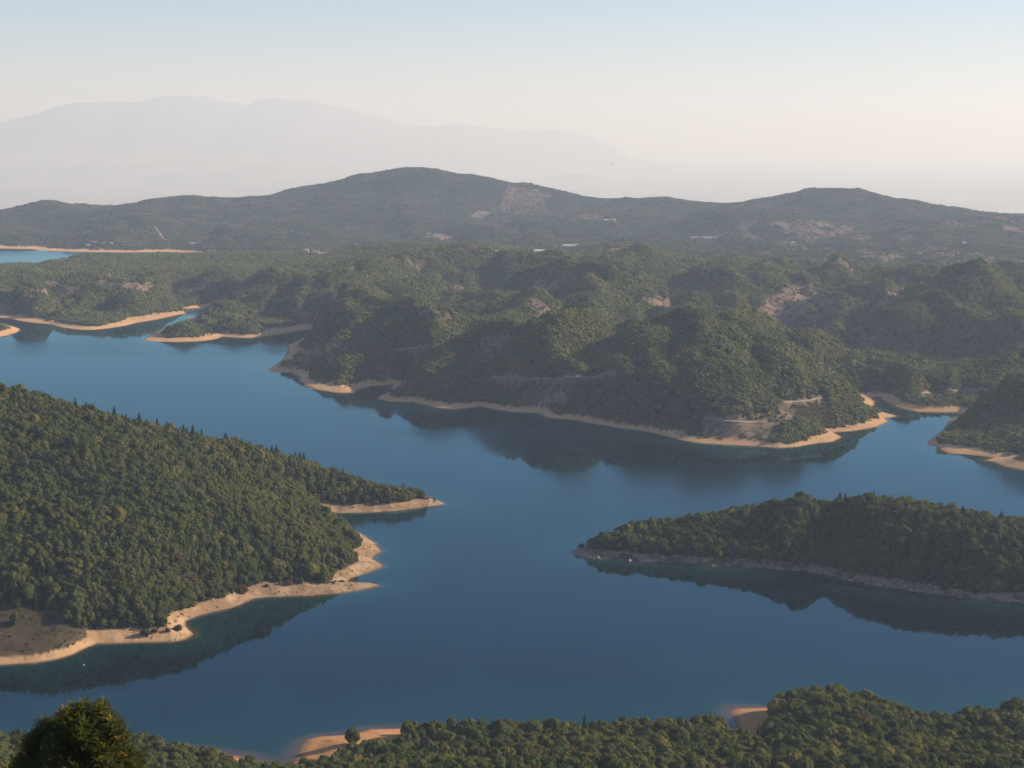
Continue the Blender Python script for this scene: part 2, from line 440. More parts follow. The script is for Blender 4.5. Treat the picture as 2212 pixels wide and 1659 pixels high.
# bare ground: outlines, depth range, strength, kind (0 grass, 1 brown soil, 2 eroded scar)
BARE = [
    ([(-60, 1290), (25, 1312), (70, 1312), (125, 1325), (140, 1345), (180, 1362), (190, 1375), (150, 1398), (60, 1420), (-60, 1430)], (1100, 1300), 1.0, 0),
    ([(10, 1240), (70, 1238), (72, 1232), (60, 1228), (20, 1232)], (1200, 1400), 1.0, 1),
    ([(1098, 400), (1143, 404), (1192, 413), (1187, 430), (1176, 446), (1196, 455), (1262, 459), (1325, 468), (1280, 478), (1180, 470), (1085, 462), (1075, 440)], (6000, 8200), .72, 1),
    ([(1012, 470), (1030, 455), (1058, 455), (1062, 464), (1040, 474)], (6000, 8200), 1.0, 2),
    ([(900, 512), (960, 503), (985, 512), (960, 520)], (5300, 6600), 1.0, 1),
    ([(1140, 620), (1165, 605), (1195, 612), (1225, 632), (1240, 645), (1210, 655), (1165, 658), (1138, 645)], (3200, 3900), 0.95, 2),
    ([(1282, 600), (1308, 577), (1335, 582), (1365, 606), (1355, 620), (1322, 622), (1290, 612)], (3400, 4000), 0.95, 2),
    ([(1400, 640), (1440, 640), (1480, 665), (1500, 690), (1470, 688), (1420, 668), (1385, 650)], (2700, 3600), 0.92, 1),
    ([(1640, 670), (1660, 640), (1720, 605), (1760, 610), (1770, 640), (1740, 680), (1690, 700), (1650, 690)], (2900, 3700), 0.92, 1),
    ([(1890, 660), (1915, 635), (1945, 600), (1962, 590), (1960, 625), (1945, 650), (1910, 672)], (2900, 3800), 0.92, 1),
    ([(2060, 650), (2090, 645), (2080, 670), (2065, 675)], (2700, 3300), 0.8, 1),
    ([(590, 780), (600, 760), (650, 745), (700, 742), (770, 735), (780, 745), (720, 762), (680, 780), (640, 795), (610, 798)], (2500, 2950), 0.7, 1),
    ([(770, 795), (820, 780), (855, 805), (850, 828), (790, 830)], (2350, 2650), 0.65, 1),
    ([(1150, 872), (1160, 848), (1190, 843), (1225, 850), (1232, 872), (1190, 880)], (2150, 2400), 0.85, 2),
    ([(1500, 950), (1520, 915), (1560, 895), (1620, 888), (1680, 900), (1700, 925), (1680, 955), (1600, 960)], (1950, 2150), 0.72, 2),
    ([(1650, 880), (1690, 872), (1720, 892), (1715, 915), (1675, 910)], (1950, 2250), 0.85, 1),
    ([(1500, 765), (1540, 768), (1552, 785), (1520, 780)], (2200, 2700), 0.8, 1),
    ([(195, 612), (225, 605), (260, 612), (275, 606), (345, 612), (320, 632), (275, 632), (230, 622)], (3600, 4300), 0.9, 1),
    ([(205, 545), (228, 536), (240, 545), (222, 552)], (4300, 4800), 0.9, 1),
    ([(110, 562), (150, 552), (155, 560), (120, 572)], (4200, 4800), 0.8, 1),
    ([(640, 680), (670, 668), (700, 685), (680, 700), (655, 700)], (3000, 3500), 0.7, 2),
    ([(970, 640), (990, 630), (985, 650)], (3200, 3900), 0.9, 1),
    ([(1960, 858), (2000, 850), (2080, 845), (2085, 880), (2040, 885), (1990, 882)], (2150, 2450), 0.55, 1),
    ([(1820, 700), (1870, 690), (1870, 720), (1830, 726)], (2700, 3100), 0.5, 1),
    ([(1700, 770), (1740, 768), (1742, 775), (1705, 776)], (2300, 2900), 0.8, 1),
]
TRACKS = [
    ([(835, 758), (853, 753), (878, 754), (905, 751), (923, 749)], (2300, 2900)),
    ([(1040, 818), (1106, 818), (1193, 819), (1236, 818), (1266, 815.5), (1288, 813), (1326, 805.5)], (2200, 2600)),
    ([(1526, 904), (1556, 910), (1606, 913), (1659, 913)], (2000, 2200)),
    ([(1693, 870), (1721, 868), (1741, 867), (1776, 860)], (2000, 2300)),
    ([(1991, 850), (2021, 848), (2084, 843), (2154, 840)], (2150, 2500)),
    ([(335, 490), (342, 500), (346, 508), (355, 517), (366, 521)], (5600, 6600)),
]
bare = np.zeros(XX.shape); scar = np.zeros(XX.shape); grass = np.zeros(XX.shape)
wob = fbm(XX / 35, YY / 50, 61, 3)
for pts, (ya, yb), st, kd in BARE:
    i0, i1 = np.searchsorted(YR, ya), np.searchsorted(YR, yb)
    sc = 9.0 if ya > 1400 else 3.0
    m = in_poly(pts, PX[i0:i1] + sc * wob[i0:i1], PY[i0:i1] + 0.5 * sc * wob[i0:i1]) * st
    bare[i0:i1] = np.maximum(bare[i0:i1], m)
    if kd == 2:
        scar[i0:i1] = np.maximum(scar[i0:i1], m)
    if kd == 0:
        grass[i0:i1] = np.maximum(grass[i0:i1], m)
track_world = []
track_mask = np.zeros(XX.shape)
clear = np.zeros(XX.shape); low = np.zeros(XX.shape)
for pts, (ya, yb) in TRACKS:
    W = []
    for (ax, ay), (bx, by) in zip(pts[:-1], pts[1:]):
        n = max(2, int(math.hypot(bx - ax, by - ay) / 4))
        for q in range(n):
            t = q / n
            W.append(ground_at(ax + (bx - ax) * t, ay + (by - ay) * t, ya, yb))
    W.append(ground_at(*pts[-1], ya, yb))
    W = np.array(W)
    for _ in range(3):
        W[1:-1, :2] = (W[:-2, :2] + 2 * W[1:-1, :2] + W[2:, :2]) / 4
    track_world.append(W)
    i0, i1 = np.searchsorted(YR, W[:, 1].min() - 60), np.searchsorted(YR, W[:, 1].max() + 60)
    d = np.full(XX[i0:i1].shape, 1e9); dc = d.copy()
    for a, b in zip(W[:-1], W[1:]):
        e = b[:2] - a[:2]; L2 = max(1e-6, float(e @ e))
        for off, arr in ((0.0, d), (-7.0, dc), (-14.0, dc)):
            wx = XX[i0:i1] - a[0]; wy = YY[i0:i1] - (a[1] + off)
            t = np.clip((wx * e[0] + wy * e[1]) / L2, 0, 1)
            np.minimum(arr, np.hypot(wx - e[0] * t, wy - e[1] * t), out=arr)
    track_mask[i0:i1] = np.maximum(track_mask[i0:i1], sstep(5, 2.5, d))
    clear[i0:i1] = np.maximum(clear[i0:i1], sstep(4.5, 3, d)); low[i0:i1] = np.maximum(low[i0:i1], sstep(12, 8, dc))
# mosaic of dry fields and hedgerows on the far slopes
fld = fbm(XX / 130, YY / 260, 71, 3) + 0.5 * fbm(XX / 420, YY / 700, 72, 2)
zone = sstep(4150, 4500, YY) * (1 - sstep(6150, 6500, YY)) * sstep(1480, 1620, PX) * (1 - 0.75 * sstep(6000, 6300, YY)) * (1 - sstep(85, 120, ZG))
zone = np.maximum(zone, 0.75 * sstep(4900, 5200, YY) * (1 - sstep(6000, 6300, YY)) * sstep(760, 980, PX) * (1 - sstep(55, 75, ZG)))
zone = np.maximum(zone, 0.5 * sstep(5300, 5500, YY) * (1 - sstep(5800, 6000, YY)) * (PX < 760))
field = zone * sstep(-0.08, 0.04, fld)
bare = np.maximum(bare, field * 0.82)
small_gaps = sstep(0.20, 0.36, fbm(XX / 75, YY / 110, 75, 3)) * sstep(2100, 2500, YY) * (1 - sstep(5000, 5400, YY)) * 0.75
bare = np.maximum(bare, small_gaps)
BH = np.array([BEACH_H[n] for n in NAMES])[ID] * (1 + 0.45 * fbm(XX / 60, YY / 60, 81, 3))
sand = sstep(0.6, -0.4, ZG - BH) * (YY < 5900)
spit = in_poly([(600, 1690), (620, 1560), (870, 1560), (880, 1600), (800, 1622), (740, 1650), (700, 1690)], PX, PY) | in_poly([(1560, 1600), (1560, 1500), (1690, 1500), (1680, 1600)], PX, PY)
sand = sand * (1 - .92 * sstep(.3, .7, grass) * sstep(2.2, 3.4, ZG))
sand = np.where((ID == NAMES.index('near')) & spit & (YY > 850), 1.0, sand)
rock = np.where(ID == NAMES.index('peninsula'), sand, 0) + np.where(ID == NAMES.index('headland'), sand * (0.22 + 0.33 * sstep(330, 480, PX)), 0)
print('grid', NR, NC, NR * NC)


# ------------------------------------------------------------------ object helpers
def tag(o, label=None, cat=None, group=None, kind=None):
    if label: o['label'] = label
    if cat: o['category'] = cat
    if group: o['group'] = group
    if kind: o['kind'] = kind
    return o


def mesh_obj(name, verts, faces, mat=None, parent=None, attrs=None, smooth=False, link=True):
    me = bpy.data.meshes.new(name)
    verts = np.asarray(verts, np.float32); faces = np.asarray(faces, np.int32)
    me.vertices.add(len(verts))
    me.vertices.foreach_set('co', verts.ravel())
    if len(faces):
        n = faces.shape[1]
        me.loops.add(faces.size)
        me.loops.foreach_set('vertex_index', faces.ravel())
        me.polygons.add(len(faces))
        me.polygons.foreach_set('loop_start', np.arange(0, faces.size, n, dtype=np.int32))
        if smooth:
            me.polygons.foreach_set('use_smooth', np.ones(len(faces), bool))
    for k, (typ, dat) in (attrs or {}).items():
        a = me.attributes.new(k, typ, 'POINT')
        if typ == 'FLOAT_COLOR':
            a.data.foreach_set('color', np.asarray(dat, np.float32).ravel())
        elif typ == 'FLOAT_VECTOR':
            a.data.foreach_set('vector', np.asarray(dat, np.float32).ravel())
        elif typ == 'INT':
            a.data.foreach_set('value', np.asarray(dat, np.int32).ravel())
        else:
            a.data.foreach_set('value', np.asarray(dat, np.float32).ravel())
    me.update(calc_edges=True)
    o = bpy.data.objects.new(name, me)
    if link:
        COL.objects.link(o)
    if mat:
        me.materials.append(mat)
    if parent:
        o.parent = parent
    return o


class NT:
    """small node-tree writer"""
    def __init__(s, name):
        s.m = bpy.data.materials.new(name); s.m.use_nodes = True
        s.t = s.m.node_tree; s.t.nodes.clear()
        s.out = s.n('ShaderNodeOutputMaterial')

    def n(s, typ, **kw):
        nd = s.t.nodes.new(typ)
        for k, v in kw.items():
            if k.startswith('i_'):
                key = k[2:]
                key = int(key) if key.isdigit() else key.replace('_', ' ')
                s.put(nd.inputs[key], v)
            else:
                setattr(nd, k, v)
        return nd

    def put(s, sock, v):
        if isinstance(v, bpy.types.NodeSocket):
            s.t.links.new(v, sock)
        elif isinstance(v, bpy.types.Node):
            s.t.links.new(v.outputs[0], sock)
        else:
            if isinstance(v, (tuple, list)) and len(v) == 3 and sock.type == 'RGBA':
                v = (*v, 1)
            sock.default_value = v

    def mix(s, fac, a, b, mode='MIX'):
        nd = s.n('ShaderNodeMix', data_type='RGBA', blend_type=mode)
        s.put(nd.inputs['Factor'], fac)
        s.put(nd.inputs[6], a); s.put(nd.inputs[7], b)
        return nd.outputs[2]

    def math(s, op, a, b=0.0, clamp=False):
        nd = s.n('ShaderNodeMath', operation=op, use_clamp=clamp)
        s.put(nd.inputs[0], a); s.put(nd.inputs[1], b)
        return nd.outputs[0]

    def noise(s, scale, detail=4, rough=0.55, vec=None, dist=0.0):
        nd = s.n('ShaderNodeTexNoise', i_Scale=scale, i_Detail=detail, i_Roughness=rough, i_Distortion=dist)
        if vec is not None: s.put(nd.inputs['Vector'], vec)
        return nd.outputs[0]

    def ramp(s, fac, lo, hi):
        nd = s.n('ShaderNodeMapRange', i_1=lo, i_2=hi)
        s.put(nd.inputs[0], fac)
        return nd.outputs[0]

    def pos(s):
        return s.n('ShaderNodeNewGeometry').outputs['Position']

    def scaled(s, v, sc):
        nd = s.n('ShaderNodeMapping'); s.put(nd.inputs[0], v); nd.inputs['Scale'].default_value = sc
        return nd.outputs[0]

    def attr(s, name):
        return s.n('ShaderNodeAttribute', attribute_name=name)

    def done(s, shader, sock='Surface'):
        s.t.links.new(shader if isinstance(shader, bpy.types.NodeSocket) else shader.outputs[0], s.out.inputs[sock])
        return s.m


# ------------------------------------------------------------------ materials
def mat_ground():
    w = NT('ground_cover')
    p = w.pos()
    a = w.n('ShaderNodeSeparateColor'); w.put(a.inputs[0], w.attr('cover').outputs['Color'])
    b = w.n('ShaderNodeSeparateColor'); w.put(b.inputs[0], w.attr('cover2').outputs['Color'])
    sand, bare, rock = a.outputs[0], a.outputs[1], a.outputs[2]
    scar, grass, track = b.outputs[0], b.outputs[1], b.outputs[2]
    n1 = w.noise(0.012, 5, 0.6, p); n2 = w.noise(0.16, 6, 0.65, p); n3 = w.noise(0.9, 4, 0.7, p)
    floor = w.mix(w.ramp(n2, .35, .65), (0.045, 0.045, 0.020), (0.085, 0.070, 0.038))
    soil = w.mix(w.ramp(n2, .3, .7), (0.20, 0.122, 0.092), (0.31, 0.205, 0.155))
    soil = w.mix(w.ramp(w.noise(0.05, 5, .6, p), .47, .62), soil, (0.11, 0.095, 0.05))
    # rills run down the slopes of the eroded scars
    rill = w.noise(1.0, 5, .62, w.scaled(p, (0.075, 0.030, 0.05)), 1.2)
    scarc = w.mix(w.ramp(rill, .40, .62), (0.10, 0.085, 0.052), (0.34, 0.235, 0.165))
    dry = w.mix(w.ramp(n2, .35, .62), (0.080, 0.060, 0.038), (0.058, 0.048, 0.028))
    dry = w.mix(w.ramp(n3, .55, .75), dry, (0.115, 0.088, 0.055))
    sandc = w.mix(w.ramp(n1, .35, .65), (0.60, 0.35, 0.145), (0.56, 0.295, 0.12))
    strand = w.n('ShaderNodeTexWave', wave_type='BANDS', bands_direction='Z', i_Scale=0.55, i_Distortion=2.5, i_Detail=3.0)
    w.put(strand.inputs['Vector'], p)
    sandc = w.mix(w.ramp(strand.outputs['Fac'], .55, 1.0), sandc, (0.58, 0.41, 0.27))
    sandc = w.mix(w.ramp(n2, .52, .75), sandc, (0.36, 0.24, 0.15))
    yy = w.n('ShaderNodeSeparateXYZ'); w.put(yy.inputs[0], p)
    sandc = w.mix(w.math('MULTIPLY', w.ramp(yy.outputs[1], 1120.0, 1090.0), .75), sandc, (0.52, 0.255, 0.105))
    sandc = w.mix(w.ramp(yy.outputs[2], 0.75, 0.1), sandc, (0.24, 0.15, 0.085))
    rockc = w.mix(w.ramp(n3, .35, .65), (0.20, 0.15, 0.105), (0.50, 0.375, 0.25))
    rockc = w.mix(w.ramp(w.noise(0.06, 5, .65, p), .47, .58), (0.105, 0.075, 0.058), rockc)  # dark patches paint tree shade into the rock colour
    c = w.mix(bare, floor, soil)
    c = w.mix(scar, c, scarc)
    c = w.mix(grass, c, dry)
    c = w.mix(track, c, (0.26, 0.18, 0.12))
    c = w.mix(sand, c, sandc)
    c = w.mix(rock, c, rockc)
    bump = w.n('ShaderNodeBump', i_Strength=0.6, i_Distance=1.0)
    w.put(bump.inputs['Height'], w.math('ADD', w.math('MULTIPLY', n3, 0.5), w.math('MULTIPLY', n2, 1.6)))
    d = w.n('ShaderNodeBsdfDiffuse', i_Roughness=0.6)
    w.put(d.inputs['Color'], c); w.put(d.inputs['Normal'], bump.outputs[0])
    return w.done(d)


def mat_plain():
    w = NT('far_land')
    p = w.pos()
    n = w.noise(0.0009, 6, 0.6, p)
    c = w.mix(w.ramp(n, .4, .6), (0.22, 0.22, 0.19), (0.36, 0.32, 0.26))
    return w.done(w.n('ShaderNodeBsdfDiffuse', i_Color=c))


def mat_water():
    w = NT('lake_water')
    p = w.pos()
    depth = w.attr('depth').outputs['Fac']
    n = w.noise(0.006, 3, .5, p)
    deep = w.mix(w.ramp(n, .3, .7), (0.0006, 0.0058, 0.0085), (0.0007, 0.0065, 0.0095))
    mid = (0.005, 0.028, 0.029)
    shallow = (0.085, 0.055, 0.030)
    c = w.mix(w.ramp(depth, 0.8, 14.0), mid, deep)
    c = w.mix(w.ramp(depth, 0.0, 1.6), shallow, c)
    # patches of breeze make the mirror a little rougher
    br = w.noise(1.0, 3, .5, w.scaled(p, (0.0012, 0.0045, 1)), 0.6)
    rough = w.math('ADD', 0.04, w.math('MULTIPLY', w.ramp(br, .50, .62), 0.10))
    rip = w.noise(1.0, 2, .5, w.scaled(p, (0.5, 0.35, 1)))
    bump = w.n('ShaderNodeBump', i_Strength=0.035, i_Distance=0.1)
    w.put(bump.inputs['Height'], rip)
    body = w.n('ShaderNodeBsdfDiffuse'); w.put(body.inputs['Color'], c)
    gl = w.n('ShaderNodeBsdfGlossy', i_Color=(0.29, 0.62, 0.78)); w.put(gl.inputs['Roughness'], rough); w.put(gl.inputs['Normal'], bump.outputs[0])
    fr = w.n('ShaderNodeFresnel', i_IOR=1.333)
    mx = w.n('ShaderNodeMixShader')
    w.put(mx.inputs[0], fr); w.put(mx.inputs[1], body); w.put(mx.inputs[2], gl)
    return w.done(mx)


def mat_leaf(name, c1, c2, c3, spread=0.5, trans=0.42):
    """foliage: c1..c2 from tree to tree, c3 in drifts across the hillside"""
    w = NT(name)
    p = w.pos()
    rnd = w.n('ShaderNodeObjectInfo').outputs['Random']
    big = w.noise(0.0085, 4, .6, p)
    c = w.mix(rnd, c1, c2)
    c = w.mix(w.math('MULTIPLY', w.ramp(big, .47, .66), spread), c, c3)
    fine = w.noise(0.9, 2, .6, p)
    c = w.mix(w.ramp(fine, .2, .8), w.mix(1.0, c, (0.72, 0.74, 0.72), 'MULTIPLY'), w.mix(1.0, c, (1.28, 1.24, 1.15), 'MULTIPLY'))
    d = w.n('ShaderNodeBsdfDiffuse'); w.put(d.inputs['Color'], c)
    t = w.n('ShaderNodeBsdfTranslucent'); w.put(t.inputs['Color'], w.mix(1.0, c, (1.45, 1.5, 1.05), 'MULTIPLY'))
    mx = w.n('ShaderNodeMixShader', i_0=trans)
    w.put(mx.inputs[1], d); w.put(mx.inputs[2], t)
    return w.done(mx)


def mat_plain_colour(name, c1, c2, scale=1.0, rough=0.9, bump=0.3):
    w = NT(name)
    n = w.noise(scale, 5, .6, w.n('ShaderNodeTexCoord').outputs['Object'])
    c = w.mix(w.ramp(n, .3, .7), c1, c2)
    b = w.n('ShaderNodeBsdfPrincipled', i_Roughness=rough)
    w.put(b.inputs['Base Color'], c)
    bp = w.n('ShaderNodeBump', i_Strength=bump, i_Distance=0.05); w.put(bp.inputs['Height'], n); w.put(b.inputs['Normal'], bp.outputs[0])
    return w.done(b)


M = {}
M['ground'] = mat_ground()
M['plain'] = mat_plain()
M['water'] = mat_water()
M['range'] = mat_plain_colour('bare_mountain', (0.10, 0.105, 0.10), (0.15, 0.145, 0.13), 0.0006, 0.95, 0.0)
M['oak'] = mat_leaf('oak_leaves', (0.072, 0.086, 0.028), (0.108, 0.116, 0.038), (0.132, 0.122, 0.042), 0.5)
M['beech'] = mat_leaf('green_leaves', (0.055, 0.072, 0.024), (0.088, 0.102, 0.033), (0.118, 0.112, 0.036), 0.5)
M['yellow'] = mat_leaf('yellowing_leaves', (0.128, 0.122, 0.038), (0.165, 0.146, 0.042), (0.165, 0.135, 0.042), 0.5)
M['coppice_oak'] = mat_leaf('coppice_oak_leaves', (0.115, 0.134, 0.042), (0.165, 0.172, 0.056), (0.185, 0.165, 0.056), 0.5)  # lighter leaf copies: light on the middle hills painted into the colour
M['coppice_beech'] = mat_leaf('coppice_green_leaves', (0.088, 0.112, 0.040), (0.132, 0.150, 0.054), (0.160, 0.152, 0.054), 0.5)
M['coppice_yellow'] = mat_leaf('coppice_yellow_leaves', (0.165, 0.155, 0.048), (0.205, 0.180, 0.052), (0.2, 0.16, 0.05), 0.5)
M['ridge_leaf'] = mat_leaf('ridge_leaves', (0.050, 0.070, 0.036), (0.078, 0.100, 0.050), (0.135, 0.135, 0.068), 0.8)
M['fir'] = mat_leaf('fir_needles', (0.018, 0.030, 0.017), (0.030, 0.042, 0.020), (0.034, 0.044, 0.020), 0.4, 0.15)
M['rust'] = mat_leaf('rusty_leaves', (0.120, 0.062, 0.034), (0.150, 0.082, 0.045), (0.13, 0.08, 0.04), 0.4)
M['bark'] = mat_plain_colour('bark', (0.055, 0.042, 0.032), (0.12, 0.10, 0.08), 3.0)
M['stone'] = mat_plain_colour('boulder_stone', (0.17, 0.135, 0.10), (0.36, 0.29, 0.21), 1.5, 0.95)
M['white_wall'] = mat_plain_colour('white_render', (0.50, 0.48, 0.44), (0.62, 0.60, 0.56), 0.3)
M['tile'] = mat_plain_colour('roof_tiles', (0.30, 0.12, 0.075), (0.40, 0.17, 0.11), 1.0)
M['pale_roof'] = mat_plain_colour('pale_sheet_roof', (0.34, 0.34, 0.34), (0.46, 0.45, 0.44), 0.6, 0.6)
M['track'] = mat_plain_colour('track_dirt', (0.21, 0.15, 0.10), (0.30, 0.22, 0.155), 0.4)
M['dark'] = mat_plain_colour('dark_plumage', (0.03, 0.028, 0.026), (0.05, 0.045, 0.04), 5.0)
M['float'] = mat_plain_colour('white_plastic', (0.78, 0.78, 0.76), (0.82, 0.82, 0.80), 2.0, 0.4)

# ------------------------------------------------------------------ ground meshes (one sheet, cut along the lake bed)
quad = np.stack([np.arange(NR * NC).reshape(NR, NC)[:-1, :-1], np.arange(NR * NC).reshape(NR, NC)[:-1, 1:],
                 np.arange(NR * NC).reshape(NR, NC)[1:, 1:], np.arange(NR * NC).reshape(NR, NC)[1:, :-1]], -1)
GV = np.stack([XX, YY, ZG], -1).reshape(-1, 3)
one = np.ones(XX.size)
COV = np.stack([sand.ravel(), bare.ravel(), np.clip(rock, 0, 1).ravel(), one], 1)
COV2 = np.stack([scar.ravel(), grass.ravel(), track_mask.ravel(), one], 1)
far_cut = np.searchsorted(YR, 11000)
mid_cut = np.searchsorted(YR, 5050)
fid = ID[:-1, :-1].copy().astype(int)
row = np.arange(NR - 1)[:, None] + 0 * fid
part = fid.copy()
# the hills beyond the valley are a land form of their own: cut along the valley bottom
MAINID = NAMES.index('main')
valley = np.interp(PX[:-1, :-1], [-400, 650, 800, 1000, 1250, 1500, 1700, 2000, 2212, 2600], [5300, 5330, 5050, 4950, 4800, 4600, 4450, 4330, 4050, 3900])
part[(fid == MAINID) & (YY[:-1, :-1] > valley)] = 10
part[row >= far_cut] = 11


def cut_mesh(name, mask, mat):
    f = quad[mask]
    used = np.unique(f)
    remap = np.full(NR * NC, -1, np.int64); remap[used] = np.arange(len(used))
    o = mesh_obj(name, GV[used], remap[f], mat, attrs={'cover': ('FLOAT_COLOR', COV[used]), 'cover2': ('FLOAT_COLOR', COV2[used])}, smooth=True)
    return tag(o, kind='structure')


LAND = {}
for nm, key, lab in (('headland', 'hill_headland', 'steep wooded headland with a sandy toothed shore on the left'),
                     ('peninsula', 'hill_peninsula', 'low wooded peninsula with a rocky shore pointing left'),
                     ('near', 'hill_near', 'near wooded lake bank along the bottom edge with two orange sand spits'),
                     ('main', 'hills', 'rolling wooded hills with eroded scars beyond the lake'),
                     ('side', 'hill_spit', 'small wooded point with a sand tip at the left edge')):
    k = NAMES.index(nm)
    LAND[nm] = tag(cut_mesh('hills' if nm == 'main' else 'hill', part == k, M['ground']), lab, 'hill')
LAND['far'] = tag(cut_mesh('mountains', part == 10, M['ground']), 'blue green forested ridge along the skyline with a reddish clearing', 'ridge')
LAND['plain'] = tag(cut_mesh('land', part == 11, M['plain']), 'pale hazy plain far below and behind the ridge', 'plain')

# ------------------------------------------------------------------ water
wet = (ZG < 0.6) & (YY > 700) & (YY < 6200)
wf = wet[:-1, :-1] | wet[1:, :-1] | wet[:-1, 1:] | wet[1:, 1:]
f = quad[wf]
used = np.unique(f)
remap = np.full(NR * NC, -1, np.int64); remap[used] = np.arange(len(used))
WV = GV[used].copy(); dep = np.clip(-WV[:, 2], 0, 30); WV[:, 2] = 0
lake = mesh_obj('lake', WV, remap[f], M['water'], attrs={'depth': ('FLOAT', dep)}, smooth=True)
tag(lake, 'still blue lake winding between the wooded hills and mirroring them', 'lake', kind='structure')

# ------------------------------------------------------------------ hazy mountain range
MT = [(-700, 300), (-300, 290), (-100, 275), (0, 262), (60, 250), (110, 235), (160, 224), (240, 218), (300, 220), (330, 212), (370, 208), (410, 205), (450, 208), (500, 220), (530, 226), (560, 217), (600, 212), (660, 215), (720, 228), (780, 242),
      (830, 255), (870, 266), (900, 272), (950, 272), (990, 268), (1040, 272), (1080, 280), (1120, 281), (1170, 278), (1200, 279), (1240, 285), (1280, 296), (1320, 314), (1360, 342), (1700, 385), (2600, 385)]
MY = 50000.0
mtp = np.array(MT, float)
gp = np.linspace(-700, 1420, 620)                       # the eastern end of the range lies farther away
MD = 47000 + 21000 * ((gp + 700) / 2100) ** 2
gx, _, gtop = at_depth(gp, np.interp(gp, mtp[:, 0], mtp[:, 1]), MD)
tt = np.linspace(0, 1, 80)[:, None]
GX = np.repeat(gx[None, :], 80, 0); GY = MD[None, :] - 9200 + 14200 * tt
top = gtop[None, :] + 120 * fbm(GX / 800, GX * 0 + 3.0, 5, 5, 0.6)
up = np.where(tt < 9200 / 14200, tt / (9200 / 14200), 1 - (tt - 9200 / 14200) / (5000 / 14200))
base = -655.0
GZ = base + (top - base) * np.clip(up, 0, 1) ** 1.15 + ridged(GX / 1500 + 0.3 * fbm(GX / 900, GY / 900, 8, 2), GY / 2600, 6, 4) * 110 * np.sin(np.pi * np.clip(up, 0, 1)) * (tt < 9200 / 14200)
GZ = np.minimum(GZ, H + (top - H) * GY / MD[None, :])
mi = np.arange(GX.size).reshape(GX.shape)
mq = np.stack([mi[:-1, :-1], mi[:-1, 1:], mi[1:, 1:], mi[1:, :-1]], -1).reshape(-1, 4)
mo = mesh_obj('mountains', np.stack([GX, GY, GZ], -1).reshape(-1, 3), mq, M['range'], smooth=True)
tag(mo, 'pale blue mountain range with a long summit line fading into the haze', 'mountains', kind='structure')
# low hills on the plain in front of it
hx = np.linspace(-20000, 12000, 420); hy = np.linspace(40000, 50000, 40)
HX, HY = np.meshgrid(hx, hy)
lowtop = at_depth(0, np.interp((HX / HY * F * CP + CX)[0], [-800, -100, 0, 100, 250, 500, 800, 1150, 1220, 1262, 1300, 1380, 1700], [330, 322, 318, 316, 325, 345, 365, 394, 383, 376, 380, 396, 410]), 45000.0)[2]
ht = np.sin(np.pi * (HY - 40000) / 10000)
HZ = -655 + (lowtop + 655)[None, :] * ht ** 1.2 + ridged(HX / 900, HY / 1500, 9, 3) * 40 * ht
hi = np.arange(HX.size).reshape(HX.shape)
hq = np.stack([hi[:-1, :-1], hi[:-1, 1:], hi[1:, 1:], hi[1:, :-1]], -1).reshape(-1, 4)
ho = mesh_obj('mountains', np.stack([HX, HY, HZ], -1).reshape(-1, 3), hq, M['plain'], smooth=True)
tag(ho, 'faint low foothills in the haze below the mountain range', 'foothills', kind='structure')

# ------------------------------------------------------------------ dirt tracks as strips on the slopes
for W, lab in zip(track_world, ('short pale dirt track across the hillside above the double cove', 'long pale dirt track contouring above the curved beach', 'dirt track above the eroded shore bank',
                                'short orange dirt track near the channel mouth', 'pale dirt track above the cove right of the channel', 'white zigzag road cutting up the far slope')):
    T = W[:, :2].copy()
    d = np.gradient(T, axis=0); d /= np.maximum(1e-6, np.hypot(d[:, 0], d[:, 1]))[:, None]
    nrm = np.stack([-d[:, 1], d[:, 0]], 1)
    hw = 1.3 if W[0, 1] < 4000 else 4.0
    L_ = []
    for s in (-1, 1):
        q = T + nrm * hw * s
        z0 = np.maximum(sample(ZG, T[:, 0], T[:, 1]), sample(ZG, q[:, 0], q[:, 1]))
        L_.append(np.column_stack([q, z0 + 0.45]))
    n = len(T)
    V = np.vstack([L_[0], L_[1], L_[0] - (0, 0, .7), L_[1] - (0, 0, .7)])
    a = np.arange(n - 1)
    Fq = np.vstack([np.stack([a, a + 1, n + a + 1, n + a], 1), np.stack([a, 2 * n + a, 2 * n + a + 1, a + 1], 1), np.stack([n + a, n + a + 1, 3 * n + a + 1, 3 * n + a], 1)])
    tag(mesh_obj('path', V, Fq, M['track']), lab, 'track', kind='structure')


# ------------------------------------------------------------------ tree shapes
def ico(sub):
    t = (1 + 5 ** .5) / 2
    v = [(-1, t, 0), (1, t, 0), (-1, -t, 0), (1, -t, 0), (0, -1, t), (0, 1, t), (0, -1, -t), (0, 1, -t), (t, 0, -1), (t, 0, 1), (-t, 0, -1), (-t, 0, 1)]
    f = [(0, 11, 5), (0, 5, 1), (0, 1, 7), (0, 7, 10), (0, 10, 11), (1, 5, 9), (5, 11, 4), (11, 10, 2), (10, 7, 6), (7, 1, 8), (3, 9, 4), (3, 4, 2), (3, 2, 6), (3, 6, 8), (3, 8, 9), (4, 9, 5), (2, 4, 11), (6, 2, 10), (8, 6, 7), (9, 8, 1)]
    v = [np.array(p) / np.linalg.norm(p) for p in v]
    for _ in range(sub):
        nf = []; cache = {}

        def mid(a, b):
            k = (min(a, b), max(a, b))
            if k not in cache:
                m = v[a] + v[b]; v.append(m / np.linalg.norm(m)); cache[k] = len(v) - 1
            return cache[k]
        for a, b, c in f:
            x, y, z = mid(a, b), mid(b, c), mid(c, a)
            nf += [(a, x, z), (b, y, x), (c, z, y), (x, y, z)]
        f = nf
    return np.array(v), np.array(f)


ICO = {s: ico(s) for s in (0, 1, 2)}


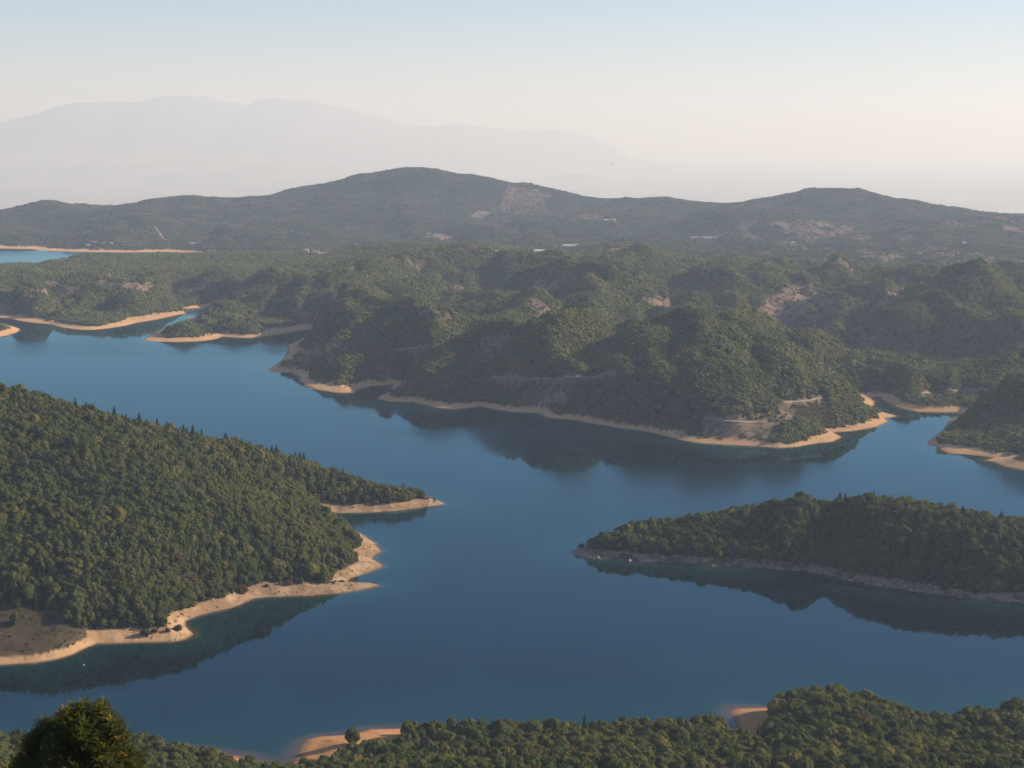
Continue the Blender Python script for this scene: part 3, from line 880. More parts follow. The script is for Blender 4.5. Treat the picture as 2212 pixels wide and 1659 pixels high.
class Build:
    def __init__(s):
        s.v = []; s.f = []; s.n = 0

    def add(s, v, f):
        v = np.asarray(v, float); f = np.asarray(f)
        if f.shape[1] == 3:
            f = np.column_stack([f, f[:, 2]])
        s.v.append(v); s.f.append(f + s.n); s.n += len(v)

    def blob(s, c, r, sub, R, lump=0.22):
        v, f = ICO[sub]
        k = 1 + lump * (R.random(len(v)) * 2 - 1)
        s.add(v * k[:, None] * np.asarray(r) + c, f)

    def leaves(s, P, N, size, R, flat=0.6):
        """leaf sprays: small kites standing off the surface"""
        n = len(P)
        d = N + R.normal(0, flat, (n, 3)); d /= np.linalg.norm(d, axis=1)[:, None]
        a = np.cross(d, R.normal(0, 1, (n, 3))); a /= np.maximum(1e-6, np.linalg.norm(a, axis=1))[:, None]
        b = np.cross(d, a)
        sz = size * R.uniform(0.6, 1.4, (n, 1))
        V = np.stack([P - a * sz, P - b * sz * .7, P + a * sz, P + b * sz * .7], 1).reshape(-1, 3)
        q = np.arange(n)[:, None] * 4 + np.arange(4)
        s.add(V, q)

    def tube(s, pts, rad, n=6):
        pts = np.array(pts, float)
        V = []
        for i, p in enumerate(pts):
            d = pts[min(i + 1, len(pts) - 1)] - pts[max(i - 1, 0)]; d /= max(1e-9, np.linalg.norm(d))
            a = np.cross(d, (0.3, 0.9, 0.2)); a /= np.linalg.norm(a); b = np.cross(d, a)
            for k in range(n):
                t = 2 * math.pi * k / n
                V.append(p + (a * math.cos(t) + b * math.sin(t)) * rad[i])
        Fq = [(i * n + k, i * n + (k + 1) % n, (i + 1) * n + (k + 1) % n, (i + 1) * n + k) for i in range(len(pts) - 1) for k in range(n)]
        s.add(V, Fq)

    def mesh(s, name, mat, parent=None, link=True):
        V = np.vstack(s.v); Fq = np.vstack(s.f)
        me = bpy.data.meshes.new(name)
        polys = [tuple(q[:3]) if q[2] == q[3] else tuple(q) for q in Fq.tolist()]
        me.from_pydata(V.tolist(), [], polys)
        me.materials.append(mat)
        o = bpy.data.objects.new(name, me)
        if link: COL.objects.link(o)
        if parent: o.parent = parent
        return o


def broadleaf_crown(seed, nblob, sub, nleaf, size, h=1.0, wide=0.36, low=0.12):
    """crown of a tree of unit height, base at z = 0"""
    R = np.random.default_rng(seed)
    B = Build()
    P = []; N = []
    for k in range(nblob):
        t = (k + .5) / nblob
        z = low + (0.90 - low) * (0.12 + 0.80 * t)
        spread = wide * math.sin(math.pi * (0.22 + 0.66 * t)) * 0.72
        an = k * 2.4 + R.uniform(-.5, .5)
        q = spread * math.sqrt(R.uniform(.25, 1))
        c = np.array([math.cos(an) * q, math.sin(an) * q, z])
        rr = np.array([1, 1, .9]) * wide * R.uniform(.40, .60)
        B.blob(c, rr * .86, sub, R)
        if nleaf:
            m = max(1, int(nleaf / nblob))
            d = R.normal(0, 1, (m, 3)); d[:, 2] += 0.25; d /= np.linalg.norm(d, axis=1)[:, None]
            P.append(c + d * rr * R.uniform(.85, 1.12, (m, 1))); N.append(d)
    if nleaf:
        B.leaves(np.vstack(P), np.vstack(N), size, R)
    return B


def conifer_crown(seed, tiers, seg, nleaf, size, wide=0.22):
    R = np.random.default_rng(seed)
    B = Build()
    P = []; N = []
    for k in range(tiers):
        t = k / tiers
        z0 = 0.06 + 0.86 * t; z1 = min(1.0, z0 + 1.75 / tiers * (1 - .25 * t))
        r0 = wide * (1 - t) ** 0.85 + 0.012
        off = R.uniform(0, 6)
        ring = [(math.cos(off + 2 * math.pi * i / seg) * r0 * R.uniform(.62, 1.1), math.sin(off + 2 * math.pi * i / seg) * r0 * R.uniform(.62, 1.1), z0 - R.uniform(0, .03)) for i in range(seg)]
        B.add(np.array(ring + [(0, 0, z1), (0, 0, z0 + .02)]), np.array([(i, (i + 1) % seg, seg) for i in range(seg)] + [((i + 1) % seg, i, seg + 1) for i in range(seg)]))
        if nleaf:
            m = max(2, int(nleaf * (1 - t) / tiers * 2))
            a = R.uniform(0, 2 * math.pi, m); q = R.uniform(.45, 1.12, m) * r0
            zz = z0 + (1 - q / max(r0, 1e-4)) * (z1 - z0) * .9
            P.append(np.stack([np.cos(a) * q, np.sin(a) * q, zz], 1)); N.append(np.stack([np.cos(a), np.sin(a), 0 * a + .8], 1))
    if nleaf:
        B.leaves(np.vstack(P), np.vstack(N), size, R, .5)
    return B


def trunk(seed, h, r):
    R = np.random.default_rng(seed)
    B = Build()
    B.tube([(0, 0, -0.05), (R.uniform(-.01, .01), R.uniform(-.01, .01), h * .4), (R.uniform(-.02, .02), R.uniform(-.02, .02), h)], [r, r * .75, r * .3], 6)
    for k in range(4):
        a = k * 1.6 + R.uniform(-.4, .4)
        z = h * R.uniform(.45, .8)
        B.tube([(0, 0, z), (math.cos(a) * .12, math.sin(a) * .12, z + .12), (math.cos(a) * .2, math.sin(a) * .2, z + .2)], [r * .4, r * .3, r * .12], 4)
    return B


# forest kinds: simple and detailed crowns; never linked, they only feed the forests
KINDS_FAR = []; KINDS_RIDGE = []
for i, (mt, sd_) in enumerate((('oak', 1), ('oak', 2), ('beech', 3), ('beech', 4), ('yellow', 5), ('oak', 6))):
    B = broadleaf_crown(100 + sd_, 6, 0, 26, 0.075, wide=0.42 + 0.03 * (i % 3))
    KINDS_FAR.append(B.mesh('forest_broadleaf', M['coppice_' + mt], link=False))
    KINDS_RIDGE.append(B.mesh('forest_broadleaf', M['ridge_leaf'], link=False))
for i in range(2):
    KINDS_FAR.append(conifer_crown(140 + i, 5, 7, 14, 0.05, 0.24).mesh('forest_fir', M['fir'], link=False))
KINDS_FAR.append(broadleaf_crown(160, 6, 0, 26, 0.075).mesh('forest_rusty_tree', M['rust'], link=False))
KINDS_RIDGE += KINDS_FAR[6:]
KINDS_NEAR = []
NEARSPEC = (('oak', 11, .40), ('oak', 12, .45), ('beech', 13, .42), ('beech', 14, .38), ('yellow', 15, .42), ('oak', 16, .36))
for mt, sd_, wd in NEARSPEC:
    B = broadleaf_crown(200 + sd_, 13, 1, 900, 0.030, wide=wd)
    KINDS_NEAR.append(B.mesh('forest_broadleaf', M[mt], link=False))
for i in range(2):
    KINDS_NEAR.append(conifer_crown(240 + i, 11, 11, 420, 0.028, 0.20 + .03 * i).mesh('forest_fir', M['fir'], link=False))
KINDS_NEAR.append(broadleaf_crown(260, 11, 1, 420, 0.040).mesh('forest_rusty_tree', M['rust'], link=False))


def scatter_group(name, kinds):
    """geometry nodes: one crown of a kind on every vertex"""
    ng = bpy.data.node_groups.new(name, 'GeometryNodeTree')
    ng.interface.new_socket('Geometry', in_out='INPUT', socket_type='NodeSocketGeometry')
    ng.interface.new_socket('Geometry', in_out='OUTPUT', socket_type='NodeSocketGeometry')
    N = ng.nodes; Lk = ng.links
    gi = N.new('NodeGroupInput'); go = N.new('NodeGroupOutput')
    join = N.new('GeometryNodeJoinGeometry')
    made = []
    for k in kinds:
        oi = N.new('GeometryNodeObjectInfo'); oi.inputs['Object'].default_value = k
        oi.inputs['As Instance'].default_value = False
        g2 = N.new('GeometryNodeGeometryToInstance')
        Lk.new(oi.outputs['Geometry'], g2.inputs[0]); made.append(g2)
    for g2 in reversed(made):
        Lk.new(g2.outputs[0], join.inputs[0])

    def attr(nm, typ):
        a = N.new('GeometryNodeInputNamedAttribute'); a.data_type = typ; a.inputs['Name'].default_value = nm
        return a.outputs[0]
    ip = N.new('GeometryNodeInstanceOnPoints')
    ip.inputs['Pick Instance'].default_value = True
    Lk.new(gi.outputs[0], ip.inputs['Points']); Lk.new(join.outputs[0], ip.inputs['Instance'])
    Lk.new(attr('kind_index', 'INT'), ip.inputs['Instance Index'])
    Lk.new(attr('turn', 'FLOAT_VECTOR'), ip.inputs['Rotation'])
    Lk.new(attr('size', 'FLOAT_VECTOR'), ip.inputs['Scale'])
    Lk.new(ip.outputs[0], go.inputs[0])
    return ng


GROUP_FAR = scatter_group('plant_far', KINDS_FAR)
GROUP_NEAR = scatter_group('plant_near', KINDS_NEAR)
GROUP_RIDGE = scatter_group('plant_ridge', KINDS_RIDGE)


def forest(name, P, kind, size, label, ng):
    n = len(P)
    turn = np.zeros((n, 3)); turn[:, 2] = rng.uniform(0, 6.28, n); turn[:, 0] = rng.normal(0, .05, n); turn[:, 1] = rng.normal(0, .05, n)
    o = mesh_obj(name, P, np.zeros((0, 4), np.int32), attrs={'kind_index': ('INT', kind), 'turn': ('FLOAT_VECTOR', turn), 'size': ('FLOAT_VECTOR', size)})
    md = o.modifiers.new('plants', 'NODES'); md.node_group = ng
    tag(o, label, 'forest', kind='stuff')
    print(label, n)
    return o


# ------------------------------------------------------------------ where trees stand
def candidates(y0, y1, spacing, umin=-.40, umax=.435):
    out = []
    ny = int((y1 - y0) / (spacing * 0.9))
    for i in range(ny):
        y = y0 + (i + .5) * (y1 - y0) / ny
        x0, x1 = umin * y, umax * y
        nx = int((x1 - x0) / spacing)
        xs = x0 + (np.arange(nx) + .5 + .5 * (i % 2)) * spacing
        out.append(np.stack([xs, np.full(nx, y)], 1))
    P = np.vstack(out)
    return P + rng.uniform(-.42, .42, P.shape) * spacing


HORz = np.full(NC, -1e9)
ELEV = np.where(YY > 60, (ZG - H) / np.maximum(YY, 60), -1e9)
# running skyline along each grid column (close to lines of sight)
UU_line = np.maximum.accumulate(np.where(YY > 820, ELEV, -1e9), axis=0)


def visible(X, Y, Z, tree_h, slack):
    """not hidden more than slack metres below the line of sight"""
    u = X / Y
    # skyline along a true line of sight, looked up on a polar table
    return (Z + tree_h + slack - H) / Y > sky_lookup(u, Y)


TU = np.linspace(-.42, .45, 930)
TYs = np.exp(np.linspace(math.log(830), math.log(9500), 900))
tx = TU[None, :] * TYs[:, None]; ty_ = np.repeat(TYs[:, None], len(TU), 1)
SKY = np.maximum.accumulate((np.maximum(sample(ZG, tx, ty_), 0) - H) / ty_, axis=0)


def sky_lookup(u, Y):
    j = np.clip(((u - TU[0]) / (TU[1] - TU[0])).round().astype(int), 0, len(TU) - 1)
    i = np.clip(((np.log(Y) - math.log(830)) / (math.log(9500) - math.log(830)) * 899).astype(int) - 1, 0, 899)
    return SKY[i, j]


def plant(y0, y1, spacing, height, lands, sink=0.03):
    P = candidates(y0, y1, spacing)
    X, Y = P[:, 0], P[:, 1]
    idn = sample_id(X, Y)
    z = sample(ZG, X, Y)
    keep = np.isin(idn, [NAMES.index(l) for l in lands]) & (z > sample(BH, X, Y) + rng.normal(0, .5, len(X)))
    X, Y, z = X[keep], Y[keep], z[keep]
    b = sample(bare, X, Y); cl = sample(clear, X, Y)
    gap = sstep(.34, .50, fbm(X / 30, Y / 30, 48, 3))
    p = (1 - 0.93 * b) * (1 - cl) * (1 - .85 * gap) * np.where(sample(grass, X, Y) > .5, 0.0, 1.0)
    keep = rng.random(len(X)) < p
    X, Y, z = X[keep], Y[keep], z[keep]
    keep = visible(X, Y, z, height * 1.3, 14.0)
    X, Y, z = X[keep], Y[keep], z[keep]
    n = len(X)
    hgt = height * np.clip(rng.normal(1.0, .27, n), .5, 1.75)
    hgt = hgt * (1 + .38 * fbm(X / 38, Y / 38, 47, 2))
    stunt = (1 - .45 * sample(bare, X, Y)) * (1 - .55 * sample(low, X, Y))
    hgt = hgt * stunt * (0.75 + .25 * np.clip((z - sample(BH, X, Y)) / 4, 0, 1))
    return X, Y, z - sink * hgt, hgt


def kinds_for(X, Y, fir_p, yellow_p, rust_p):
    n = len(X)
    r1 = rng.random(n)
    cl = fbm(X / 60, Y / 60, 41, 3)
    dark = fbm(X / 150, Y / 190, 43, 3)
    fp = np.clip(fir_p * (1 + 3.2 * cl), 0, .9)
    yp = np.clip(yellow_p * (1 + 3 * fbm(X / 80, Y / 80, 42, 2)), 0, .5)
    k = np.where(rng.random(n) < .5 + 1.3 * dark, rng.choice([2, 3], n), rng.choice([0, 1, 5], n))
    k = np.where(r1 < fp, rng.choice([6, 7], n), k)
    k = np.where((r1 >= fp) & (r1 < fp + yp), 4, k)
    k = np.where(rng.random(n) < rust_p, 8, k)
    return k


def sizes(h, k, wide=1.0):
    n = len(h)
    w = h * rng.uniform(.85, 1.15, n) * wide
    con = (k == 6) | (k == 7)
    hh = np.where(con, h * rng.uniform(1.0, 1.35, n), h)
    return np.stack([w, w, hh], 1)


X, Y, z, h = plant(1120, 1960, 4.0, 8.3, ['headland'], .15)
upper = sstep(1450, 1700, Y)
k = kinds_for(X, Y, .16 + .14 * upper, .06 + .05 * upper, .004)
forest('forest', np.stack([X, Y, z], 1), k, sizes(h, k, .98), 'dense olive oak forest with dark firs covering the left headland', GROUP_NEAR)
X, Y, z, h = plant(1230, 1900, 3.9, 8.0, ['peninsula'], .15)
k = kinds_for(X, Y, .09, .03, .008)
forest('forest', np.stack([X, Y, z], 1), k, sizes(h, k, .98), 'dense even green forest covering the right peninsula', GROUP_NEAR)
out = [plant(1950, 2700, 3.8, 7.4, ['main', 'side'], .30), plant(2700, 3700, 4.6, 7.8, ['main', 'side'], .34), plant(3700, 5150, 6.0, 8.2, ['main', 'side'], .42)]
X, Y, z, h = [np.concatenate(q) for q in zip(*out)]
vy = np.interp(project(X, Y, z)[0], [-400, 650, 800, 1000, 1250, 1500, 1700, 2000, 2212, 2600], [5300, 5330, 5050, 4950, 4800, 4600, 4450, 4330, 4050, 3900])
m = Y < vy
X, Y, z, h = X[m], Y[m], z[m], h[m]
k = kinds_for(X, Y, .07, .05, .006)
forest('forest', np.stack([X, Y, z], 1), k, sizes(h, k, 1.22), 'mixed green forest covering the rolling hills beyond the lake', GROUP_FAR)
out = [plant(3850, 5400, 7.0, 8.6, ['main'], .42), plant(5400, 8400, 8.4, 9.0, ['main'], .45)]
X, Y, z, h = [np.concatenate(q) for q in zip(*out)]
vy = np.interp(project(X, Y, z)[0], [-400, 650, 800, 1000, 1250, 1500, 1700, 2000, 2212, 2600], [5300, 5330, 5050, 4950, 4800, 4600, 4450, 4330, 4050, 3900])
m = Y >= vy
X, Y, z, h = X[m], Y[m], z[m], h[m]
k = kinds_for(X, Y, .08, .03, .0)
forest('forest', np.stack([X, Y, z], 1), k, sizes(h, k, 1.75), 'bluish distant forest covering the far ridge and its foot', GROUP_RIDGE)

# low scrub on the dry grass slope
X = rng.uniform(-560, -180, 5000); Y = rng.uniform(1120, 1330, 5000)
z = sample(ZG, X, Y)
m = (sample(grass, X, Y) > .6) & (fbm(X / 14, Y / 14, 49, 2) > .05)
X, Y, z = X[m][:420], Y[m][:420], z[m][:420]
h = rng.uniform(.35, 1.3, len(X))
forest('undergrowth', np.stack([X, Y, z - .1 * h], 1), rng.choice([0, 1, 4, 8, 3], len(X)), np.stack([h * 1.8, h * 1.8, h], 1), 'scattered low scrub on the dry grass slope by the left shore', GROUP_NEAR)

# scrub creeping down the drawdown banks
X = rng.uniform(-.34, .36, 90000); Y = np.exp(rng.uniform(math.log(1150), math.log(3600), 90000)); X = X * Y
z = sample(ZG, X, Y); bh = sample(BH, X, Y)
m = (z > .55 * bh) & (z < 1.25 * bh) & (Y < 3600) & (fbm(X / 22, Y / 22, 50, 2) > .08) & visible(X, Y, z, 2, 2)
X, Y, z = X[m][:2600], Y[m][:2600], z[m][:2600]
h = rng.uniform(.4, 1.5, len(X)) * np.interp(Y, [1200, 3000], [1, 1.7])
forest('undergrowth', np.stack([X, Y, z - .1 * h], 1), rng.choice([0, 1, 2, 3, 8], len(X)), np.stack([h * 1.7, h * 1.7, h], 1), 'low scrub dotted along the upper edge of the bare shore banks', GROUP_NEAR)

# ------------------------------------------------------------------ individual trees
TREE_PARTS = {}


def tree_parts(kind, idx):
    key = (kind, idx)
    if key not in TREE_PARTS:
        if kind == 'fir':
            c = conifer_crown(500 + idx, 13, 12, 800, 0.024, 0.19 + .02 * (idx % 3))
            TREE_PARTS[key] = (c.mesh('crown', M['fir'], link=False), trunk(600 + idx, .9, .018).mesh('trunk', M['bark'], link=False))
        else:
            wd = (.40, .45, .36, .42)[idx % 4]
            c = broadleaf_crown(700 + idx * 3 + {'oak': 0, 'beech': 50, 'yellow': 90, 'rust': 130}[kind], 16, 1, 1100, 0.030, wide=wd)
            TREE_PARTS[key] = (c.mesh('crown', M[kind], link=False), trunk(800 + idx, .62, .026).mesh('trunk', M['bark'], link=False))
    return TREE_PARTS[key]


def put_tree(name, kind, idx, loc, h, w, label, cat, group=None):
    t = bpy.data.objects.new(name, None)
    t.empty_display_size = 1.0
    COL.objects.link(t)
    t.location = loc
    t.rotation_euler = (0, 0, rng.uniform(0, 6.28))
    t.scale = (w, w, h)
    tag(t, label, cat, group)
    for src in tree_parts(kind, idx):
        c = src.copy(); COL.objects.link(c); c.parent = t
    return t


# firs standing out on the headland's and the peninsula's skyline: tip in the picture, height in metres
FIR_HEAD = [(7, 827, 12), (29, 830, 11), (186, 865, 12), (201, 869, 12), (246, 872, 19), (300, 887, 15), (339, 899, 12), (366, 910, 11), (396, 912, 12), (416, 913, 14),
            (487, 929, 13), (511, 943, 12), (522, 943, 12), (587, 959, 13), (597, 958, 16), (638, 972, 11), (647, 972, 12), (655, 974, 11), (760, 1014, 11), (779, 1022, 9)]
FIR_PEN = [(1745, 1067, 14), (1815, 1058, 14), (1826.6, 1061, 11), (1857, 1063, 10), (2034, 1079, 16), (2080.6, 1088, 16), (2098, 1098, 11), (2136, 1103, 11), (2160, 1107, 11), (2200, 1115, 9)]


def skyline_fir(px, py, hgt, ya, yb, label, group, idx):
    x, y, zg = crest_at(px, ya, yb)
    # walk from the crest towards the viewer until the fir's tip meets the wanted line of sight
    rx, rz = ray(px, py)
    best = None
    for q in np.linspace(y + 10, y - 140, 120):
        xx = rx * q
        zz = float(sample(ZG, xx, q))
        need = H + rz * q - zz
        e = abs(need - hgt)
        if best is None or e < best[0]:
            best = (e, xx, q, zz, need)
    _, xx, q, zz, need = best
    hh = min(max(need, 7), 22)
    put_tree('fir_tree', 'fir', idx % 4, (xx, q, zz - .2), hh, hh * rng.uniform(.85, 1.1), label, 'tree', group)


ORD = ['first', 'second', 'third', 'fourth', 'fifth', 'sixth', 'seventh', 'eighth', 'ninth', 'tenth', 'eleventh', 'twelfth', 'thirteenth', 'fourteenth', 'fifteenth', 'sixteenth', 'seventeenth', 'eighteenth', 'nineteenth', 'twentieth']
SPECIAL = {4: 'tallest dark fir on the crest of the left headland', 5: 'second tallest pointed fir on the headland crest, right of the tallest', 14: 'taller fir of the pair halfway down the headland skyline',
           13: 'shorter fir of the pair halfway down the headland skyline'}
for i, (px, py, hg) in enumerate(FIR_HEAD):
    lab = SPECIAL.get(i, f'dark fir on the headland skyline, {ORD[i]} of twenty counted from the left')
    skyline_fir(px, py, hg, 1500, 1900, lab, 'firs along the headland skyline', i)
for i, (px, py, hg) in enumerate(FIR_PEN):
    lab = f'dark fir rising above the peninsula treetops, {ORD[i]} of ten counted from the left'
    skyline_fir(px, py, hg, 1400, 1680, lab, 'firs along the peninsula skyline', i + 3)

# the near wood: every tree is laid out, the ones that show largest become objects of their own
P = candidates(846, 1090, 5.8, -.40, .43)
X, Y = P[:, 0], P[:, 1]
z = sample(ZG, X, Y)
pxb, pyb = project(X, Y, z)
keep = (sample_id(X, Y) == NAMES.index('near')) & (z > sample(BH, X, Y) - .2)
spit1 = in_poly([(600, 1700), (625, 1560), (748, 1560), (850, 1560), (870, 1590), (800, 1606), (730, 1622), (700, 1640), (640, 1650)], pxb, pyb) & (z < 99)
spit2 = in_poly([(1560, 1595), (1560, 1500), (1672, 1500), (1672, 1585), (1640, 1592)], pxb, pyb)
keep &= ~spit1 & ~spit2
X, Y, z = X[keep], Y[keep], z[keep]
# nothing grows in front of the open sand spits
tpx, tpy = project(X, Y, z + 8.5)
lim = np.where(tpx < 1200, np.interp(tpx, [598, 600, 625, 690, 735, 770, 810, 850, 880, 882], [0, 1652, 1646, 1634, 1620, 1608, 1596, 1586, 1572, 0]),
               np.interp(tpx, [1558, 1560, 1590, 1640, 1668, 1670], [0, 1558, 1574, 1580, 1556, 0]))
keep = tpy > lim
X, Y, z = X[keep], Y[keep], z[keep]
n = len(X)
kk = kinds_for(X, Y, .10, .10, .005)
hh = np.clip(rng.normal(10.3, 1.9, n), 6.5, 15.0)
pxb, pyb = project(X, Y, z)
hh *= np.interp(pxb, [0, 550, 640, 760, 1650, 1760, 1900, 2010, 2120, 2212], [.95, .95, .8, .85, .95, 1.22, 1.18, .9, 1.0, 1.05])
ww = hh * rng.uniform(.78, 1.1, n)
px_t, py_t = project(X, Y, z + hh)
# visible area of each crown on a coarse raster, painted from far to near
img = np.full((1659 // 2 + 1, 2212 // 2 + 1), -1, np.int32)
for i in np.argsort(-Y):
    rpx = .42 * ww[i] / Y[i] * F / 2; hpx = max(2, (pyb[i] - py_t[i]) * .42 / 2)
    cx_, cy_ = pxb[i] / 2, (py_t[i] / 2 + hpx)
    x0, x1 = int(max(0, cx_ - rpx)), int(min(img.shape[1], cx_ + rpx + 1)); y0, y1 = int(max(0, cy_ - hpx)), int(min(img.shape[0], cy_ + hpx + 1))
    if x1 <= x0 or y1 <= y0: continue
    gy_, gx_ = np.mgrid[y0:y1, x0:x1]
    mm = ((gx_ - cx_) / max(rpx, 1)) ** 2 + ((gy_ - cy_) / hpx) ** 2 < 1
    img[y0:y1, x0:x1][mm] = i
cnt = np.bincount(img[img >= 0], minlength=n)
# the dark fir in the corner hides some
corner = in_poly([(40, 1659), (60, 1600), (100, 1560), (150, 1520), (230, 1515), (270, 1580), (300, 1659)], pxb, (pyb + py_t) / 2)
cnt[corner] = 0
order = np.argsort(-cnt)
N_SINGLE = 240
single = set(order[:N_SINGLE].tolist())
rest = np.array([i for i in range(n) if i not in single])
rest_sizes = np.stack([ww[rest], ww[rest], hh[rest]], 1)
forest('forest', np.stack([X[rest], Y[rest], z[rest] - .2], 1), kk[rest], rest_sizes, 'half hidden trees filling the near wood along the bottom edge', GROUP_NEAR)
KN = {0: ('oak', 'olive'), 1: ('oak', 'olive'), 5: ('oak', 'olive'), 2: ('beech', 'dark green'), 3: ('beech', 'dark green'), 4: ('yellow', 'yellowish'), 6: ('fir', ''), 7: ('fir', ''), 8: ('rust', 'rusty')}
ZONES = [(-50, 60, 'left of the black fir'), (60, 330, 'just behind the black fir'), (330, 660, 'between the black fir and the long sand spit'), (660, 900, 'below the long sand spit'), (900, 1250, 'right of the long sand spit'),
         (1250, 1560, 'left of the small sand spit'), (1560, 1690, 'below the small sand spit'), (1690, 1960, 'on the tall knoll beside the small sand spit'), (1960, 2300, 'right of the tall knoll')]
edge = {}
for i in single:
    c_ = int(np.clip(px_t[i], 0, 2211) / 2)
    colm = np.nonzero(img[:, c_] >= 0)[0]
    edge[i] = len(colm) > 0 and img[colm[0], c_] == i
buckets = {}
for i in single:
    zn = next((q[2] for q in ZONES if q[0] <= pxb[i] < q[1]), ZONES[-1][2])
    low = py_t[i] > np.interp(pxb[i], [0, 600, 1000, 1600, 1800, 2212], [1622, 1650, 1602, 1600, 1575, 1580])
    row_ = 'on the wood edge' if edge[i] else ('low down' if low else 'mid wood')
    buckets.setdefault((KN[int(kk[i])], zn, row_), []).append(i)


def ordinal(j, n):
    if n == 1: return 'only'
    if j == 0: return 'leftmost'
    if j == n - 1: return 'rightmost'
    return ORD[j] if j < 20 else str(j + 1) + 'th'


for (kc, zn, row_), ids in buckets.items():
    ids.sort(key=lambda i: pxb[i])
    for j, i in enumerate(ids):
        kind, colr = kc
        nm = 'pointed fir' if kind == 'fir' else f'{colr} tree'
        lab = f'{ordinal(j, len(ids))} {nm} {row_} {zn}'.replace('on the tall knoll beside', 'on the knoll by').replace('between the black fir and the long sand spit', 'between black fir and long sand spit').replace('low down on', 'low on')
        put_tree('fir_tree' if kind == 'fir' else 'broadleaf_tree', kind, int(i) % 4, (X[i], Y[i], z[i] - .2), hh[i], ww[i], lab, 'tree', 'trees of the near wood')

# lone trees and bushes that stand clear of the woods
LONE = [('broadleaf_tree', 'beech', 760, 1609, 40, 'bushy dark tree standing alone on the long orange sand spit', 'tree'),
        ('fir_tree', 'fir', 1553, 1582, 40, 'small dark fir at the wood edge left of the small sand spit', 'tree'),
        ('broadleaf_tree', 'beech', 32, 1352, 30, 'round dark tree alone on the dry grass slope by the left shore', 'tree'),
        ('broadleaf_tree', 'beech', 36, 1312, 26, 'leafy tree at the top of the dry grass slope, below the forest', 'tree'),
        ('broadleaf_tree', 'oak', 146, 1342, 26, 'bushy tree at the corner between dry grass and forest', 'tree')]
for i, (nm, kd, px, py, hpx, lab, cat) in enumerate(LONE):
    x, y, zg = ground_at(px, py)
    hg = hpx / F * y * 1.03
    put_tree(nm, kd, i % 4, (x, y, zg - .2), hg, hg * (1.0 if kd != 'fir' else 1.1), lab, cat)
BUSH = [(523, 1281, 22, 'rust', 'large red brown bush at the top of the stony headland beach'), (385, 1362, 15, 'rust', 'round pinkish brown bush on the pointed corner of the beach'),
        (363, 1366, 11, 'rust', 'small brown bush left of the round pinkish one on the beach corner'), (335, 1367, 11, 'rust', 'low brown bush beside the green bush above the beach'),
        (313, 1373, 17, 'beech', 'dark green bush overhanging the beach under the forest edge'), (623, 1264, 13, 'rust', 'rusty shrub at the forest edge above the long tapering beach'),
        (576, 1268, 8, 'rust', 'small rusty shrub just right of the large red brown bush'), (810, 1091, 12, 'rust', 'reddish shrub in the middle of the far pebbly spit'),
        (1256, 1184, 12, 'oak', 'pale shrub at the bare tip of the right peninsula'), (1518, 1203, 10, 'oak', 'small pale shrub by the gap in the peninsula rocks')]
for i, (px, py, hpx, kd, lab) in enumerate(BUSH):
    x, y, zg = ground_at(px, py)
    hg = hpx / F * y
    put_tree('bush', kd, i % 4, (x, y, zg - hg * .12), hg, hg * 1.6, lab, 'bush', 'bushes along the shores')

